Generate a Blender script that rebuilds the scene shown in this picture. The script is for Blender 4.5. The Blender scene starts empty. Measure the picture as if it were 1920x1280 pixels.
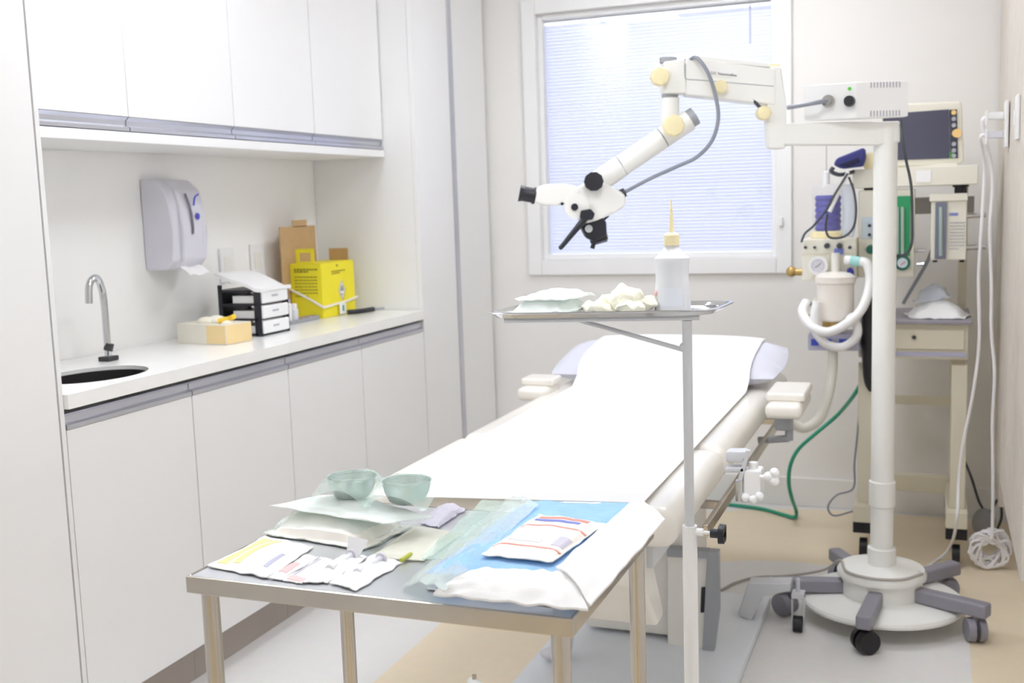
import bpy, bmesh, math, random
from mathutils import Vector, Matrix, noise

# ------------------------------------------------------------------ camera
sc = bpy.context.scene
COL = sc.collection
V = Vector
PI = math.pi
FPX = 2050.0
EYE = V((0, 0, 1.30))
_yaw, _pit, _rol = math.radians(-21.23), math.radians(-7.2), math.radians(-1.907)
_r = V((math.cos(_yaw), -math.sin(_yaw), 0))
FWD = V((math.sin(_yaw)*math.cos(_pit), math.cos(_yaw)*math.cos(_pit), math.sin(_pit)))
_u = _r.cross(FWD)
RGT = math.cos(_rol)*_r + math.sin(_rol)*_u
UPV = -math.sin(_rol)*_r + math.cos(_rol)*_u
cd = bpy.data.cameras.new('camera')
cam = bpy.data.objects.new('camera', cd)
COL.objects.link(cam)
cam.matrix_world = Matrix(((RGT.x, UPV.x, -FWD.x, EYE.x), (RGT.y, UPV.y, -FWD.y, EYE.y), (RGT.z, UPV.z, -FWD.z, EYE.z), (0, 0, 0, 1)))
cd.sensor_width = 36.0
cd.lens = FPX/1920*36.0
cd.clip_start = 0.05
cd.dof.use_dof = True
cd.dof.focus_distance = 1.95
cd.dof.aperture_fstop = 5.6
sc.camera = cam

# ------------------------------------------------------------------ light
sc.view_settings.view_transform = 'Standard'
sc.view_settings.look = 'None'
sc.view_settings.gamma = 1.0
sc.view_settings.use_curve_mapping = False
sc.view_settings.exposure = 0.0
LAMP_POWER = 19.2            # strength of the ceiling panels
SKY_POWER = 2.7             # daylight behind the blind
w = bpy.data.worlds.new('sky')
sc.world = w
w.use_nodes = True
bg = w.node_tree.nodes['Background']
bg.inputs[0].default_value = (0.90, 0.93, 1.0, 1)
bg.inputs[1].default_value = SKY_POWER
sc.cycles.max_bounces = 16
sc.cycles.diffuse_bounces = 10
sc.cycles.transparent_max_bounces = 24

# ------------------------------------------------------------------ helpers
def ray(x, y):
    return RGT*((x-960)/FPX) - UPV*((y-640)/FPX) + FWD
def onX(x, y, X): d = ray(x, y); return EYE + d*(X/d.x)
def onY(x, y, Y): d = ray(x, y); return EYE + d*(Y/d.y)
def onZ(x, y, Z): d = ray(x, y); return EYE + d*((Z-EYE.z)/d.z)

class Pl:
    """an upright plane through a point, facing along n; measured points of a flat-lying machine"""
    def __init__(s, P0, n):
        s.P0 = V(P0); s.n = V(n).normalized()
        s.k = abs((s.P0-EYE).dot(FWD))/FPX
    def p(s, x, y, o=0.0):
        d = ray(x, y)
        return EYE + d*((s.P0 + s.n*o - EYE).dot(s.n)/d.dot(s.n))
    def q(s, x, y, o=0.0):            # point on the plane, then moved o along its normal
        return s.p(x, y) + s.n*o

def lin(c):
    return tuple(((v/255)/12.92 if v/255 <= 0.04045 else ((v/255+0.055)/1.055)**2.4) for v in c)

MATS = {}
def mat(name, rgb, rough=0.5, metal=0.0, alpha=1.0, var=0.03, scale=8.0, bump=0.0, bscale=60.0, coat=0.0, emit=None, es=0.0, trans=0.0):
    m = bpy.data.materials.new(name); m.use_nodes = True
    nt = m.node_tree; b = nt.nodes['Principled BSDF']
    col = lin(rgb)
    tc = nt.nodes.new('ShaderNodeTexCoord')
    nz = nt.nodes.new('ShaderNodeTexNoise'); nz.inputs['Scale'].default_value = scale; nz.inputs['Detail'].default_value = 3
    nt.links.new(tc.outputs['Object'], nz.inputs['Vector'])
    rp = nt.nodes.new('ShaderNodeValToRGB')
    rp.color_ramp.elements[0].position = 0.3; rp.color_ramp.elements[1].position = 0.7
    rp.color_ramp.elements[0].color = (*[c*(1-var) for c in col], 1)
    rp.color_ramp.elements[1].color = (*[min(1, c*(1+var)) for c in col], 1)
    nt.links.new(nz.outputs['Fac'], rp.inputs['Fac'])
    nt.links.new(rp.outputs['Color'], b.inputs['Base Color'])
    b.inputs['Roughness'].default_value = rough
    b.inputs['Metallic'].default_value = metal
    b.inputs['Alpha'].default_value = alpha
    b.inputs['Coat Weight'].default_value = coat
    b.inputs['Coat Roughness'].default_value = 0.08
    b.inputs['Transmission Weight'].default_value = trans
    if emit:
        b.inputs['Emission Color'].default_value = (*lin(emit), 1); b.inputs['Emission Strength'].default_value = es
    if bump:
        n2 = nt.nodes.new('ShaderNodeTexNoise'); n2.inputs['Scale'].default_value = bscale; n2.inputs['Detail'].default_value = 4
        nt.links.new(tc.outputs['Object'], n2.inputs['Vector'])
        bp = nt.nodes.new('ShaderNodeBump'); bp.inputs['Strength'].default_value = bump; bp.inputs['Distance'].default_value = 0.01
        nt.links.new(n2.outputs['Fac'], bp.inputs['Height'])
        nt.links.new(bp.outputs['Normal'], b.inputs['Normal'])
    MATS[name] = m
    return m

def catmull(pts, n=8, closed=False):
    pts = [V(p) for p in pts]
    if len(pts) < 3 and not closed: return pts
    out = []; N = len(pts)
    rng = N if closed else N-1
    for i in range(rng):
        if closed:
            p0, p1, p2, p3 = pts[i-1], pts[i], pts[(i+1) % N], pts[(i+2) % N]
        else:
            p1, p2 = pts[i], pts[i+1]
            p0 = pts[i-1] if i else p1*2-p2
            p3 = pts[i+2] if i+2 < N else p2*2-p1
        for j in range(n):
            t = j/n
            out.append(0.5*((2*p1)+(p2-p0)*t+(2*p0-5*p1+4*p2-p3)*t*t+(3*p1-p0-3*p2+p3)*t*t*t))
    if not closed: out.append(pts[-1])
    return out

def frame_of(n):
    n = V(n).normalized()
    a = V((0, 0, 1)) if abs(n.z) < 0.9 else V((1, 0, 0))
    u = a.cross(n).normalized()
    return u, n.cross(u), n

class G:
    """collects shapes of ONE part"""
    def __init__(s): s.bm = bmesh.new()
    def _bev(s, vs, bev, seg=2):
        if bev > 0:
            es = list({e for v in vs for e in v.link_edges})
            bmesh.ops.bevel(s.bm, geom=es, offset=bev, segments=seg, affect='EDGES', profile=0.5, clamp_overlap=True)
    def box(s, c, size, rz=0.0, bev=0.0, M=None, seg=2):
        mt = Matrix.Translation(V(c)) @ (M if M is not None else Matrix.Rotation(rz, 4, 'Z')) @ Matrix.Diagonal((*size, 1))
        r = bmesh.ops.create_cube(s.bm, size=1.0, matrix=mt)
        s._bev(r['verts'], bev, seg); return s
    def span(s, a, b, bev=0.0, seg=2):
        a = V(a); b = V(b)
        return s.box((a+b)/2, [abs(x) for x in (b-a)], bev=bev, seg=seg)
    def ring(s, c, u, v, r, seg, ry=None):
        ry = r if ry is None else ry
        return [s.bm.verts.new(c + u*(r*math.cos(2*PI*i/seg)) + v*(ry*math.sin(2*PI*i/seg))) for i in range(seg)]
    def bridge(s, a, b):
        n = len(a)
        for i in range(n):
            s.bm.faces.new((a[i], a[(i+1) % n], b[(i+1) % n], b[i]))
    def cyl(s, p0, p1, r0, r1=None, seg=24, ry=1.0):
        p0 = V(p0); p1 = V(p1); r1 = r0 if r1 is None else r1
        u, v, n = frame_of(p1-p0)
        a = s.ring(p0, u, v, r0, seg, r0*ry); b = s.ring(p1, u, v, r1, seg, r1*ry)
        s.bridge(a, b); s.bm.faces.new(a[::-1]); s.bm.faces.new(b); return s
    def lathe(s, prof, o, axis=(0, 0, 1), seg=32, sx=1.0, sy=1.0, capb=True, capt=True):
        u, v, n = frame_of(axis)
        if abs(V(axis).normalized().z) > 0.999:
            u, v, n = V((1, 0, 0)), V((0, 1, 0)), V((0, 0, 1 if axis[2] > 0 else -1))
        o = V(o); rs = []
        for r, z in prof:
            rs.append(s.ring(o + n*z, u, v, max(r, 1e-4)*sx, seg, max(r, 1e-4)*sy))
        for a, b in zip(rs, rs[1:]): s.bridge(a, b)
        if capb: s.bm.faces.new(rs[0][::-1])
        if capt: s.bm.faces.new(rs[-1])
        return s
    def ball(s, c, r, sx=1, sy=1, sz=1, seg=20, M=None):
        mt = Matrix.Translation(V(c)) @ (M if M is not None else Matrix.Identity(4)) @ Matrix.Diagonal((r*sx, r*sy, r*sz, 1))
        bmesh.ops.create_uvsphere(s.bm, u_segments=seg, v_segments=max(8, seg*2//3), radius=1.0, matrix=mt); return s
    def tube(s, pts, r, seg=10, n=8, closed=False, smooth=True, rf=None):
        P = catmull(pts, n, closed) if smooth else [V(p) for p in pts]
        N = len(P); rings = []; u = None
        for i in range(N):
            if closed: t = P[(i+1) % N]-P[i-1]
            else: t = P[min(i+1, N-1)]-P[max(i-1, 0)]
            t.normalize()
            if u is None: u, v, _ = frame_of(t)
            else:
                u = (u - t*u.dot(t)).normalized(); v = t.cross(u)
            rr = r if rf is None else r*rf(i/(N-1), i)
            rings.append(s.ring(P[i], u, v, rr, seg))
        for a, b in zip(rings, rings[1:]): s.bridge(a, b)
        if closed: s.bridge(rings[-1], rings[0])
        else: s.bm.faces.new(rings[0][::-1]); s.bm.faces.new(rings[-1])
        return s
    def prism(s, pts, d, bev=0.0, seg=2):
        """polygon of 3-D points, extruded by the vector d"""
        d = V(d)
        a = [s.bm.verts.new(V(p)) for p in pts]; b = [s.bm.verts.new(V(p)+d) for p in pts]
        s.bridge(a, b); s.bm.faces.new(a[::-1]); s.bm.faces.new(b)
        s._bev(a+b, bev, seg); return s
    def grid(s, fn, nu, nv, thick=0.0, tv=None):
        """sheet fn(u,v); with thick it becomes a closed slab below the sheet"""
        A = [[s.bm.verts.new(fn(i/nu, j/nv)) for j in range(nv+1)] for i in range(nu+1)]
        for i in range(nu):
            for j in range(nv):
                s.bm.faces.new((A[i][j], A[i+1][j], A[i+1][j+1], A[i][j+1]))
        if thick:
            t = V(tv) if tv is not None else V((0, 0, -thick))
            B = [[s.bm.verts.new(A[i][j].co + t) for j in range(nv+1)] for i in range(nu+1)]
            for i in range(nu):
                for j in range(nv):
                    s.bm.faces.new((B[i][j], B[i][j+1], B[i+1][j+1], B[i+1][j]))
            for i in range(nu):
                s.bm.faces.new((A[i][0], B[i][0], B[i+1][0], A[i+1][0])); s.bm.faces.new((A[i][nv], A[i+1][nv], B[i+1][nv], B[i][nv]))
            for j in range(nv):
                s.bm.faces.new((A[0][j], A[0][j+1], B[0][j+1], B[0][j])); s.bm.faces.new((A[nu][j], B[nu][j], B[nu][j+1], A[nu][j+1]))
        return s
    def pouch(s, c, z0, h, nu=22, nv=22, wr=0.003, seal=0.1, seed=0.0, fs=22.0, lift=0.004, lo=None, pw=0.6):
        """a sealed packet on the quadrilateral c (front-left, front-right, back-right, back-left); lo(x,y) gives what it rests on"""
        c = [V(p) for p in c]
        def pt(u, v): return (c[0]*(1-u)+c[1]*u)*(1-v) + (c[3]*(1-u)+c[2]*u)*v
        def low(p): return z0 if lo is None else lo(p.x, p.y)
        T = []; B = []
        for i in range(nu+1):
            T.append([]); B.append([])
            for j in range(nv+1):
                u, v = i/nu, j/nv
                p = pt(u, v)
                e = min(u, 1-u)/seal if seal else 1; f = min(v, 1-v)/seal if seal else 1
                k = max(0, min(1, (e-0.5)))*max(0, min(1, (f-0.5)))
                d1 = min(1, 2.2*min(u, 1-u))**pw * min(1, 2.2*min(v, 1-v))**pw
                nn = noise.noise(V((p.x*fs, p.y*fs, seed*7.3))) + 0.5*noise.noise(V((p.x*fs*2.3, p.y*fs*2.3, seed*3.1)))
                fr = abs(noise.noise(V((p.x*fs*1.4+5, p.y*fs*0.7, seed))))
                z = low(p) + 0.0015 + h*k*d1 + wr*(nn+0.8)*(0.35+k) + lift*fr*(1-k)
                p2 = p + V((noise.noise(V((v*6, seed, 1)))*0.004*(1 if u in (0, 1) else 0), noise.noise(V((u*6, seed, 2)))*0.004*(1 if v in (0, 1) else 0), 0))
                T[i].append(s.bm.verts.new((p2.x, p2.y, z)))
                B[i].append(s.bm.verts.new((p2.x, p2.y, low(p)+0.0006+(z-low(p)-0.0015)*(0.6*(1-k)))))
        for i in range(nu):
            for j in range(nv):
                s.bm.faces.new((T[i][j], T[i+1][j], T[i+1][j+1], T[i][j+1])); s.bm.faces.new((B[i][j], B[i][j+1], B[i+1][j+1], B[i+1][j]))
        for i in range(nu):
            s.bm.faces.new((T[i][0], B[i][0], B[i+1][0], T[i+1][0])); s.bm.faces.new((T[i][nv], T[i+1][nv], B[i+1][nv], B[i][nv]))
        for j in range(nv):
            s.bm.faces.new((T[0][j], T[0][j+1], B[0][j+1], B[0][j])); s.bm.faces.new((T[nu][j], B[nu][j], B[nu][j+1], T[nu][j+1]))
        return s

WL = {}
def obj(name, g, m, parent=None, sharp=35, label=None):
    bm = g.bm
    bmesh.ops.recalc_face_normals(bm, faces=bm.faces)
    if parent is None:
        xs = [v.co for v in bm.verts]
        lo = V((min(c.x for c in xs), min(c.y for c in xs), min(c.z for c in xs))); hi = V((max(c.x for c in xs), max(c.y for c in xs), max(c.z for c in xs)))
        o0 = V(((lo.x+hi.x)/2, (lo.y+hi.y)/2, lo.z))
    else: o0 = WL[parent.name]
    bmesh.ops.translate(bm, verts=bm.verts, vec=-o0)
    me = bpy.data.meshes.new(name); bm.to_mesh(me); bm.free()
    me.shade_smooth(); me.set_sharp_from_angle(angle=math.radians(sharp))
    o = bpy.data.objects.new(name, me); COL.objects.link(o)
    me.materials.append(m if not isinstance(m, str) else MATS[m])
    wn = o.modifiers.new('even_shading', 'WEIGHTED_NORMAL'); wn.keep_sharp = True; wn.weight = 100
    if parent is None: o.location = o0
    else: o.parent = parent
    WL[o.name] = o0
    if label: o['label'] = label
    return o
def tag(o, label, cat, group=None):
    o['label'] = label; o['category'] = cat
    if group: o['group'] = group
    return o
def thing(name, label, cat, loc, group=None):
    o = bpy.data.objects.new(name, None); COL.objects.link(o)
    o.empty_display_size = 0.05
    o.location = loc; WL[o.name] = V(loc)
    return tag(o, label, cat, group)
def one(name, g, m, label, cat, group=None, sharp=35):
    return tag(obj(name, g, m, None, sharp), label, cat, group)
def struct(name, g, m, parent=None):
    o = obj(name, g, m, parent)
    if parent is None: o['kind'] = 'structure'
    return o
def dup(root, off, label):
    r = root.copy(); COL.objects.link(r); r.location = root.location + V(off); r['label'] = label
    for ch in list(root.children):
        c = ch.copy(); COL.objects.link(c); c.parent = r
        for gch in list(ch.children):
            d = gch.copy(); COL.objects.link(d); d.parent = c
    return r
def text_mesh(name, body, size, o, u, v, m, parent, depth=0.0006):
    cu = bpy.data.curves.new(name, 'FONT'); cu.body = body; cu.size = size; cu.extrude = depth
    t = bpy.data.objects.new(name+'_source', cu); COL.objects.link(t)
    bpy.context.view_layer.update()
    me = bpy.data.meshes.new_from_object(t.evaluated_get(bpy.context.evaluated_depsgraph_get()))
    bpy.data.objects.remove(t)
    u = V(u).normalized(); v = V(v).normalized(); n = u.cross(v)
    o = V(o) - WL[parent.name]
    me.transform(Matrix(((u.x, v.x, n.x, o.x), (u.y, v.y, n.y, o.y), (u.z, v.z, n.z, o.z), (0, 0, 0, 1))))
    ob = bpy.data.objects.new(name, me); COL.objects.link(ob); ob.parent = parent
    me.materials.clear(); me.materials.append(MATS[m]); WL[ob.name] = WL[parent.name]
    return ob
def strokes(g, o, u, v, wid, rows, pitch, hgt, seed=1, t=0.0006, minw=0.15):
    """illegible small print: rows of short strokes on the face with axes u (along) and v (down)"""
    rnd = random.Random(seed); u = V(u).normalized(); v = V(v).normalized(); n = u.cross(v)
    for r in range(rows):
        x = 0.0; lim = wid*(1 if r < rows-1 else 0.6)
        while x < lim:
            L = wid*rnd.uniform(0.06, 0.16); L = min(L, lim-x)
            if L > 0.001:
                M = Matrix(((u.x, v.x, n.x, 0), (u.y, v.y, n.y, 0), (u.z, v.z, n.z, 0), (0, 0, 0, 1)))
                g.box(V(o)+u*(x+L/2)+v*(r*pitch), (L, hgt, t), M=M)
            x += L + wid*0.03
    return g

# ------------------------------------------------------------------ materials
mat('wall_paint', (234, 232, 229), 0.7, var=0.012, scale=3, bump=0.03, bscale=180)
mat('ceiling_paint', (246, 246, 246), 0.8, var=0.01)
mat('cabinet_white', (236, 236, 236), 0.38, var=0.01, scale=2)
mat('niche_white', (244, 243, 241), 0.35, var=0.01, scale=2)
mat('stone_white', (240, 240, 238), 0.22, var=0.015, scale=20)
mat('aluminium', (206, 207, 214), 0.36, 1.0, var=0.04, scale=4)
mat('plinth_taupe', (170, 160, 152), 0.55, var=0.04)
mat('beige_panel', (208, 200, 190), 0.6, var=0.05, scale=14)
mat('vinyl_white', (232, 231, 229), 0.45, var=0.015)
mat('plastic_white', (238, 238, 238), 0.35, var=0.01)
mat('plastic_offwhite', (236, 234, 228), 0.4, var=0.015)
mat('dispenser_grey', (214, 213, 222), 0.35, var=0.015)
mat('blue_print', (70, 78, 190), 0.5)
mat('dark_slot', (120, 116, 128), 0.5)
mat('chrome', (205, 206, 208), 0.12, 1.0, var=0.02)
mat('stainless', (196, 190, 180), 0.15, 1.0, var=0.05, scale=9)
mat('stainless_top', (220, 222, 225), 0.36, 1.0, var=0.03, scale=6)
mat('bowl_steel', (176, 184, 180), 0.22, 1.0, var=0.04)
mat('dark_steel', (70, 70, 72), 0.4, 0.6)
mat('black_plastic', (32, 33, 42), 0.42, var=0.06)
mat('black_rubber', (26, 25, 28), 0.5, var=0.05)
mat('grey_plastic', (140, 138, 148), 0.45, var=0.03)
mat('light_grey_metal', (205, 207, 211), 0.45, var=0.02)
mat('mid_grey_metal', (160, 163, 168), 0.45, var=0.02)
mat('cream_machine', (222, 216, 196), 0.45, var=0.02)
mat('cream_machine_light', (233, 230, 216), 0.42, var=0.02)
mat('cream_knob', (240, 228, 184), 0.45, var=0.02)
mat('microscope_white', (238, 238, 234), 0.32, var=0.012)
mat('lavender_strip', (186, 186, 208), 0.5)
mat('grey_top', (150, 146, 156), 0.4)
mat('wall_grey_rail', (184, 182, 186), 0.45)
mat('yellow_card', (240, 226, 40), 0.55, var=0.03)
mat('brown_card', (190, 158, 116), 0.75, var=0.05, scale=30)
mat('ink_dark', (70, 68, 60), 0.6)
mat('ink_olive', (150, 138, 40), 0.6)
mat('ink_grey', (176, 176, 184), 0.6)
mat('ink_blue', (120, 132, 206), 0.6)
mat('ink_red', (236, 150, 138), 0.6)
mat('ink_yellow', (244, 234, 160), 0.6)
mat('ink_pink', (238, 196, 196), 0.6)
mat('paper_white', (244, 244, 244), 0.6, var=0.01, bump=0.05, bscale=20)
mat('packet_white', (240, 240, 240), 0.5, var=0.015, bump=0.12, bscale=35)
mat('packet_cream', (242, 238, 230), 0.5, var=0.02, bump=0.12, bscale=35)
mat('packet_lilac', (222, 218, 232), 0.4, alpha=0.75, var=0.06, scale=60)
mat('pouch_green', (216, 241, 232), 0.18, alpha=0.34, var=0.05, scale=18, bump=0.25, bscale=30)
mat('pouch_green_dense', (240, 247, 244), 0.3, alpha=0.88, var=0.03, scale=18, bump=0.2, bscale=30)
mat('pouch_clear', (232, 244, 241), 0.15, alpha=0.36, var=0.04, scale=18, bump=0.3, bscale=25)
mat('pouch_yellow', (244, 243, 230), 0.3, alpha=0.7, var=0.03, bump=0.2, bscale=30)
mat('gauze', (242, 240, 222), 0.8, var=0.03, bump=0.2, bscale=90)
mat('drape_blue', (152, 194, 236), 0.75, var=0.06, scale=25, bump=0.15, bscale=120)
mat('bag_clear', (214, 224, 240), 0.15, alpha=0.4, bump=0.3, bscale=40)
mat('upholstery', (236, 232, 224), 0.35, var=0.02, coat=0.4, bump=0.08, bscale=14)
mat('pillow_case', (218, 219, 232), 0.7, var=0.02, bump=0.1, bscale=24)
mat('bottle_plastic', (234, 236, 240), 0.3, alpha=0.9, var=0.02)
mat('orange_card', (232, 206, 152), 0.6, var=0.04)
mat('glove_box_card', (226, 222, 208), 0.6, var=0.05)
mat('latex', (244, 240, 222), 0.6, var=0.02)
mat('yellow_plastic', (240, 200, 50), 0.5)
mat('orange_plastic', (236, 140, 90), 0.5)
mat('green_plastic', (40, 150, 96), 0.4)
mat('green_dark', (30, 106, 88), 0.4)
mat('hose_green', (38, 152, 122), 0.4)
mat('glass_tube', (196, 214, 206), 0.15, alpha=0.7)
mat('slate_glass', (120, 124, 142), 0.2)
mat('label_paleblue', (206, 220, 230), 0.5)
mat('screen_dark', (78, 78, 98), 0.12, var=0.05, scale=3)
mat('screen_strip', (62, 66, 84), 0.3)
mat('orange_knob', (244, 206, 138), 0.4)
mat('green_led', (90, 200, 60), 0.4)
mat('bellows_blue', (56, 54, 160), 0.4, var=0.08, scale=30)
mat('dome_clear', (226, 226, 234), 0.1, alpha=0.14)
mat('canister', (236, 230, 222), 0.4, alpha=0.95)
mat('brass', (190, 160, 100), 0.4, 0.7)
mat('cuff_navy', (62, 64, 130), 0.75, var=0.08, scale=40, bump=0.15, bscale=90)
mat('cuff_inside', (34, 36, 70), 0.8)
mat('hose_white', (240, 240, 240), 0.45)
mat('hose_cream', (224, 222, 212), 0.5)
mat('cable_grey', (138, 142, 152), 0.4)
mat('cable_dark', (66, 70, 76), 0.5)
mat('cable_white', (238, 236, 238), 0.45)
mat('cable_taupe', (176, 170, 164), 0.5)
mat('tray_blue', (70, 90, 200), 0.4)

mat('print_pale', (220, 220, 226), 0.6)
# floor: pale vinyl with an inlaid tan band around a pale rounded field
def floor_material():
    m = bpy.data.materials.new('floor_vinyl'); m.use_nodes = True
    nt = m.node_tree; b = nt.nodes['Principled BSDF']; L = nt.links
    geo = nt.nodes.new('ShaderNodeNewGeometry'); sep = nt.nodes.new('ShaderNodeSeparateXYZ')
    L.new(geo.outputs['Position'], sep.inputs[0])
    def mth(op, a, b_=None):
        n = nt.nodes.new('ShaderNodeMath'); n.operation = op
        for i, q in enumerate((a, b_)):
            if q is None: continue
            if isinstance(q, (int, float)): n.inputs[i].default_value = q
            else: L.new(q, n.inputs[i])
        return n.outputs[0]
    X, Y = sep.outputs[0], sep.outputs[1]
    def rrect(cx, cy, hx, hy, r):       # signed distance to a rounded rectangle
        ax = mth('MAXIMUM', mth('SUBTRACT', mth('ABSOLUTE', mth('SUBTRACT', X, cx)), hx-r), 0.0)
        ay = mth('MAXIMUM', mth('SUBTRACT', mth('ABSOLUTE', mth('SUBTRACT', Y, cy)), hy-r), 0.0)
        return mth('SUBTRACT', mth('SQRT', mth('ADD', mth('MULTIPLY', ax, ax), mth('MULTIPLY', ay, ay))), r)
    inner = rrect(-0.42, 2.55, 0.53, 1.31, 0.50)
    inside = mth('LESS_THAN', inner, 0.0)
    outer = mth('LESS_THAN', rrect(0.35, 1.6, 1.78, 2.96, 1.15), 0.0)
    tan = mth('MULTIPLY', outer, mth('SUBTRACT', 1.0, inside))
    nz = nt.nodes.new('ShaderNodeTexNoise'); nz.inputs['Scale'].default_value = 30; nz.inputs['Detail'].default_value = 5
    L.new(geo.outputs['Position'], nz.inputs['Vector'])
    mx = nt.nodes.new('ShaderNodeMix'); mx.data_type = 'RGBA'
    mx.inputs['A'].default_value = (*lin((228, 226, 224)), 1); mx.inputs['B'].default_value = (*lin((234, 219, 192)), 1)
    L.new(tan, mx.inputs['Factor'])
    m2 = nt.nodes.new('ShaderNodeMix'); m2.data_type = 'RGBA'; m2.blend_type = 'MULTIPLY'; m2.inputs['Factor'].default_value = 0.10
    L.new(mx.outputs['Result'], m2.inputs['A']); L.new(nz.outputs['Color'], m2.inputs['B'])
    L.new(m2.outputs['Result'], b.inputs['Base Color'])
    b.inputs['Roughness'].default_value = 0.42
    MATS['floor_vinyl'] = m
floor_material()

def glass_material():
    m = bpy.data.materials.new('window_glass'); m.use_nodes = True
    nt = m.node_tree; nt.nodes.clear()
    o = nt.nodes.new('ShaderNodeOutputMaterial'); mx = nt.nodes.new('ShaderNodeMixShader')
    t = nt.nodes.new('ShaderNodeBsdfTransparent'); gl = nt.nodes.new('ShaderNodeBsdfGlossy'); fr = nt.nodes.new('ShaderNodeFresnel')
    gl.inputs['Roughness'].default_value = 0.02; fr.inputs['IOR'].default_value = 1.5
    nt.links.new(fr.outputs[0], mx.inputs[0]); nt.links.new(t.outputs[0], mx.inputs[1]); nt.links.new(gl.outputs[0], mx.inputs[2]); nt.links.new(mx.outputs[0], o.inputs[0])
    MATS['window_glass'] = m
glass_material()
def blind_material():
    m = bpy.data.materials.new('blind_slat'); m.use_nodes = True
    nt = m.node_tree; nt.nodes.clear()
    o = nt.nodes.new('ShaderNodeOutputMaterial'); mx = nt.nodes.new('ShaderNodeMixShader'); mx.inputs[0].default_value = 0.5
    d = nt.nodes.new('ShaderNodeBsdfDiffuse'); t = nt.nodes.new('ShaderNodeBsdfTranslucent')
    d.inputs[0].default_value = (*lin((242, 243, 250)), 1); t.inputs[0].default_value = (*lin((240, 242, 250)), 1)
    nt.links.new(d.outputs[0], mx.inputs[1]); nt.links.new(t.outputs[0], mx.inputs[2]); nt.links.new(mx.outputs[0], o.inputs[0])
    MATS['blind_slat'] = m
blind_material()
def lamp_material():
    m = bpy.data.materials.new('lamp_diffuser'); m.use_nodes = True
    nt = m.node_tree; nt.nodes.clear()
    o = nt.nodes.new('ShaderNodeOutputMaterial'); e = nt.nodes.new('ShaderNodeEmission')
    e.inputs[0].default_value = (0.955, 0.985, 1.05, 1); e.inputs[1].default_value = LAMP_POWER
    nt.links.new(e.outputs[0], o.inputs[0]); MATS['lamp_diffuser'] = m
lamp_material()

# ------------------------------------------------------------------ room
CZ = 2.50                                # ceiling height
YB = 4.60                                # back wall
XL, XR, YF = -2.33, 0.30, -2.2
CF = -1.87                               # cabinet fronts
struct('floor', G().span((XL-0.1, YF-0.1, -0.05), (XR+0.1, YB+0.25, 0)), 'floor_vinyl')
struct('ceiling', G().span((XL-0.1, YF-0.1, CZ), (XR+0.1, YB+0.25, CZ+0.06)), 'ceiling_paint')
struct('wall_left', G().span((XL-0.1, YF-0.1, 0), (XL, YB+0.2, CZ)), 'niche_white')
struct('wall_right', G().span((XR, YF-0.1, 0), (XR+0.1, YB+0.2, CZ)), 'wall_paint')
struct('wall_front', G().span((XL, YF-0.1, 0), (XR, YF, CZ)), 'wall_paint')
WX0, WX1, WZ0, WZ1 = -1.625, -0.605, 1.045, 2.105    # clear opening of the window
g = G()
g.span((XL, YB, 0), (WX0-0.05, YB+0.16, CZ)); g.span((WX1+0.05, YB, 0), (XR, YB+0.16, CZ))
g.span((WX0-0.05, YB, 0), (WX1+0.05, YB+0.16, WZ0-0.05)); g.span((WX0-0.05, YB, WZ1+0.05), (WX1+0.05, YB+0.16, CZ))
struct('wall_back', g, 'wall_paint')
g = G().span((CF, YB-0.014, 0), (XR, YB, 0.122), bev=0.004)
struct('baseboard_back', g, 'vinyl_white')
# window: frame, sash, pane, latch
g = G()
for (a, b) in (((WX0-0.062, WZ0-0.066), (WX0, WZ1+0.062)), ((WX1, WZ0-0.066), (WX1+0.062, WZ1+0.062)), ((WX0, WZ0-0.066), (WX1, WZ0)), ((WX0, WZ1), (WX1, WZ1+0.062))):
    g.span((a[0], YB-0.022, a[1]), (b[0], YB+0.14, b[1]), bev=0.004)
win = struct('window_1', g, 'plastic_white')
g = G(); s = 0.022
for (a, b) in (((WX0, WZ0), (WX0+s, WZ1)), ((WX1-s, WZ0), (WX1, WZ1)), ((WX0+s, WZ0), (WX1-s, WZ0+s)), ((WX0+s, WZ1-s), (WX1-s, WZ1))):
    g.span((a[0], YB+0.012, a[1]), (b[0], YB+0.05, b[1]), bev=0.003)
obj('sash', g, 'plastic_white', win)
ta = math.radians(1.7)
cx = (WX0+WX1)/2
hw = (WX1-WX0)/2-s+0.004
def pane_pt(u, v): 
    x = -hw+2*hw*u
    return V((cx+x*math.cos(ta), YB+0.05+x*math.sin(ta)*0.6+0.010, WZ0+s-0.003+(WZ1-WZ0-2*s+0.006)*v))
obj('pane', G().grid(pane_pt, 1, 1, thick=1, tv=(0, 0.004, 0)), 'window_glass', win)
lp = onY(1464, 415, YB-0.03)
obj('latch', G().box((lp.x, YB-0.03, lp.z), (0.016, 0.016, 0.035), bev=0.003), 'plastic_white', win)
# blind between the panes
g = G(); z = WZ0+0.03
while z < WZ1-0.03:
    g.box((cx, YB+0.084, z), (WX1-WX0-0.004, 0.0009, 0.0185), M=Matrix.Rotation(math.radians(-22), 4, 'X'))
    z += 0.0145
blind = thing('window_blind', 'closed pale blue-white venetian blind behind the window glass', 'blind', (cx, YB+0.084, WZ0))
obj('slats', g, 'blind_slat', blind)
obj('head_rail', G().box((cx, YB+0.084, WZ1-0.014), (WX1-WX0-0.02, 0.024, 0.024)), 'plastic_white', blind)
obj('bottom_rail', G().box((cx, YB+0.084, WZ0+0.012), (WX1-WX0-0.02, 0.016, 0.012)), 'plastic_white', blind)
obj('wand', G().cyl((WX1-0.115, YB+0.073, WZ1-0.03), (WX1-0.115, YB+0.073, 1.92), 0.004, seg=8), 'blind_slat', blind)
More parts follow.
